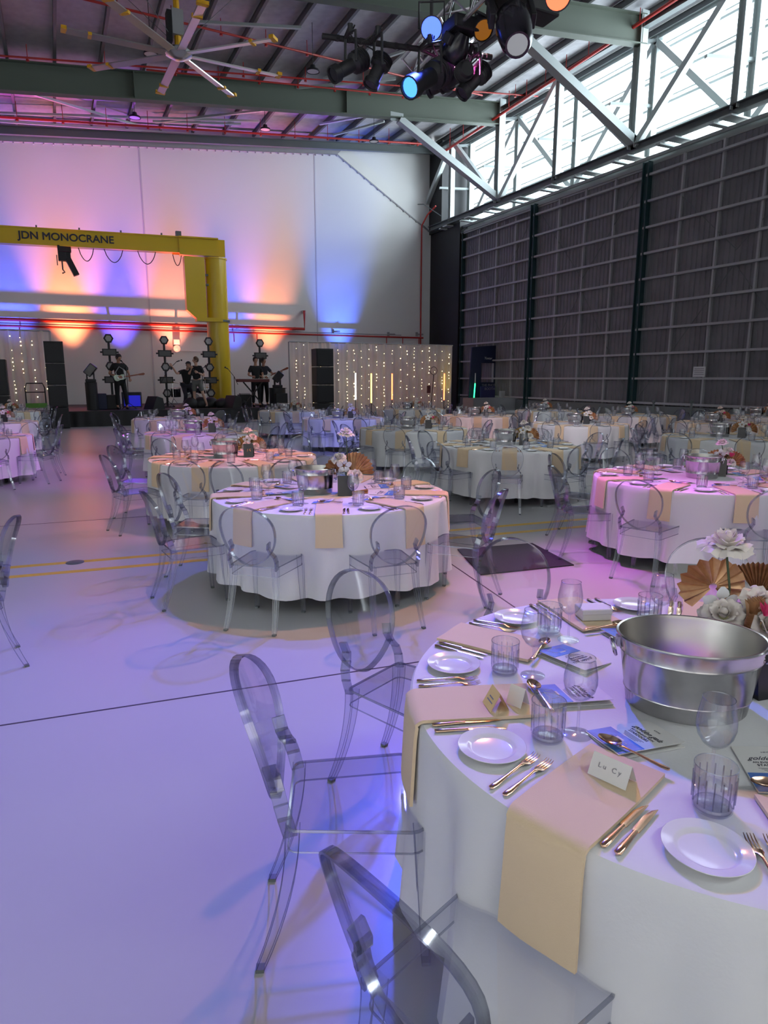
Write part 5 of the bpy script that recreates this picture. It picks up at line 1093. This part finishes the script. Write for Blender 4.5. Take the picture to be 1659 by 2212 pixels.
bpy.data.objects['gift_box'].rotation_euler = (0, 0, R(-20))
tag(MB().box((0, 0, .012), (.16, .1, .022)).build('white_box', 'card', bevel=.002), 'flat white box at the right edge of the picture beside the black sign', 'box').location = (1.81, 1.03, TZ+.001)
# other tables ------------------------------------------------------
T = table
T((2.09, 5.42), 1.0, [-134, -91, -55, -14, 30, 70, 112, 149, 184], 'centre table', 2, flow=1, bk=(-.13, -.02), fl=(.14, -.05), sets=[-152, -112, -72, -32, 8, 48, 88, 128, 168], fs=1.15)
c = (1.96, 8.45); T(c, 1.02, ring(facing(c, 20)), 'table numbered 15', 2, flow=2, num='15', bk=(-.1, 0), fl=(.2, .06))
c = (5.72, 4.62); T(c, 1.0, ring(facing(c, -18)), 'purple-lit table at right', 2, flow=3, bk=(.02, .05), fl=(.2, .35))
c = (6.02, 8.2); T(c, 1.0, ring(facing(c, 0)), 'white table right of centre', 2, flow=2, num='7', bk=(-.06, .1), fl=(.22, .15))
c = (10.15, 7.75); T(c, 1.0, ring(facing(c, 14)), 'right table behind the purple-lit one', 1, flow=3, bk=(-.1, .1), fl=(.25, .1))
c = (2.35, 12.6); T(c, 1.0, ring(facing(c, 16)), 'table just behind number 15', 1, flow=2, bk=(-.14, 0), fl=(.2, .1))
c = (6.34, 11.8); T(c, 1.05, ring(facing(c, -12)), 'grey-white table before the light tubes', 1, flow=3, bk=(-.12, 0), fl=(.3, .1))
c = (2.58, 17.2); T(c, 1.0, ring(facing(c, 10)), 'violet table nearest the singer', 1, flow=2, bk=(.1, 0), fl=(.3, .1))
c = (-1.45, 13.3); T(c, 1.0, ring(facing(c, 15)), 'left edge table, nearest one', 1, flow=3)
c = (-1.45, 17.6); T(c, 1.0, ring(facing(c, 5)), 'left edge table, second back', 1, flow=3, bk=(-.2, 0), fl=(.35, .1))
c = (-1.5, 23.0); T(c, 1.0, ring(facing(c, 0)), 'left edge table, farthest one', 1, flow=3, fl=(.25, 0))
c = (6.42, 15.7); T(c, 1.0, ring(facing(c, 18)), 'blue-lit table', 1, flow=2, bk=(-.12, 0), fl=(.2, .1))
c = (6.45, 19.9); T(c, 1.0, ring(facing(c, 6)), 'table in front of the stage plinth', 1, flow=3, bk=(-.2, 0), fl=(.1, .1))
c = (10.06, 15.1); T(c, 1.0, ring(facing(c, 0)), 'coral-pink lit table', 1, flow=3, bk=(-.1, 0), fl=(.2, .1))
c = (10.26, 11.45); T(c, 1.0, ring(facing(c, 16)), 'lilac table left of the door sign', 1, flow=2, bk=(-.1, 0), fl=(.15, .1))
c = (10.35, 19.3); T(c, 1.0, ring(facing(c, 8)), 'table right before the fairy-light drape', 1, flow=3, bk=(-.2, 0), fl=(.1, .1))
c = (13.4, 10.3); T(c, 1.0, ring(facing(c, 4)), 'peach table far right', 1, flow=3, bk=(-.25, 0), fl=(-.1, .1))
c = (13.6, 16.6); T(c, 1.0, ring(facing(c, 10)), 'dim table below the grey counter', 1, flow=3, bk=(-.2, 0), fl=(-.1, .1))
c = (13.9, 13.4); T(c, 1.0, ring(facing(c, 12)), 'far table against the hangar door', 1, flow=3, bk=(-.2, 0), fl=(-.15, .1))
c = (16.6, 11.6); T(c, 1.0, ring(facing(c, 12)), 'farthest table at the right edge', 1, flow=3, bk=(-.2, 0), fl=(.1, .1))
# lone chair of a table outside the picture on the left
dup(CHAIR, (-.62, 4.55, 0), R(100), label='clear chair cut off by the left edge, only a leg showing', cat='chair', group='clear oval-back chairs')
# floor things
m4 = [(3.287, 4.837), (4.259, 4.722), (4.438, 5.576), (3.582, 5.704)]
tag(MB().prism(m4, .0, .012).build('floor_mat', 'mat_black', bevel=.003), 'black rubber mat on the floor right of the centre table', 'mat')
p = onz(162, 1215, 0); tag(MB().lathe([(0, .004), (.08, .004), (.085, 0)], 24, mtx=Matrix.Translation((p.x, p.y, 0))).build('floor_plate', 'dark_steel'), 'round metal cover set in the floor between two yellow lines', 'floor cover')
# prototypes are only templates: remove the originals
for pr in PROTOS:
    for k in kids(pr):
        for g in kids(k): bpy.data.objects.remove(g)
        bpy.data.objects.remove(k)
    bpy.data.objects.remove(pr)
from collections import Counter
print('OBJ', len(bpy.data.objects), Counter(o.get('category') for o in bpy.data.objects if o.get('category')).most_common(12))
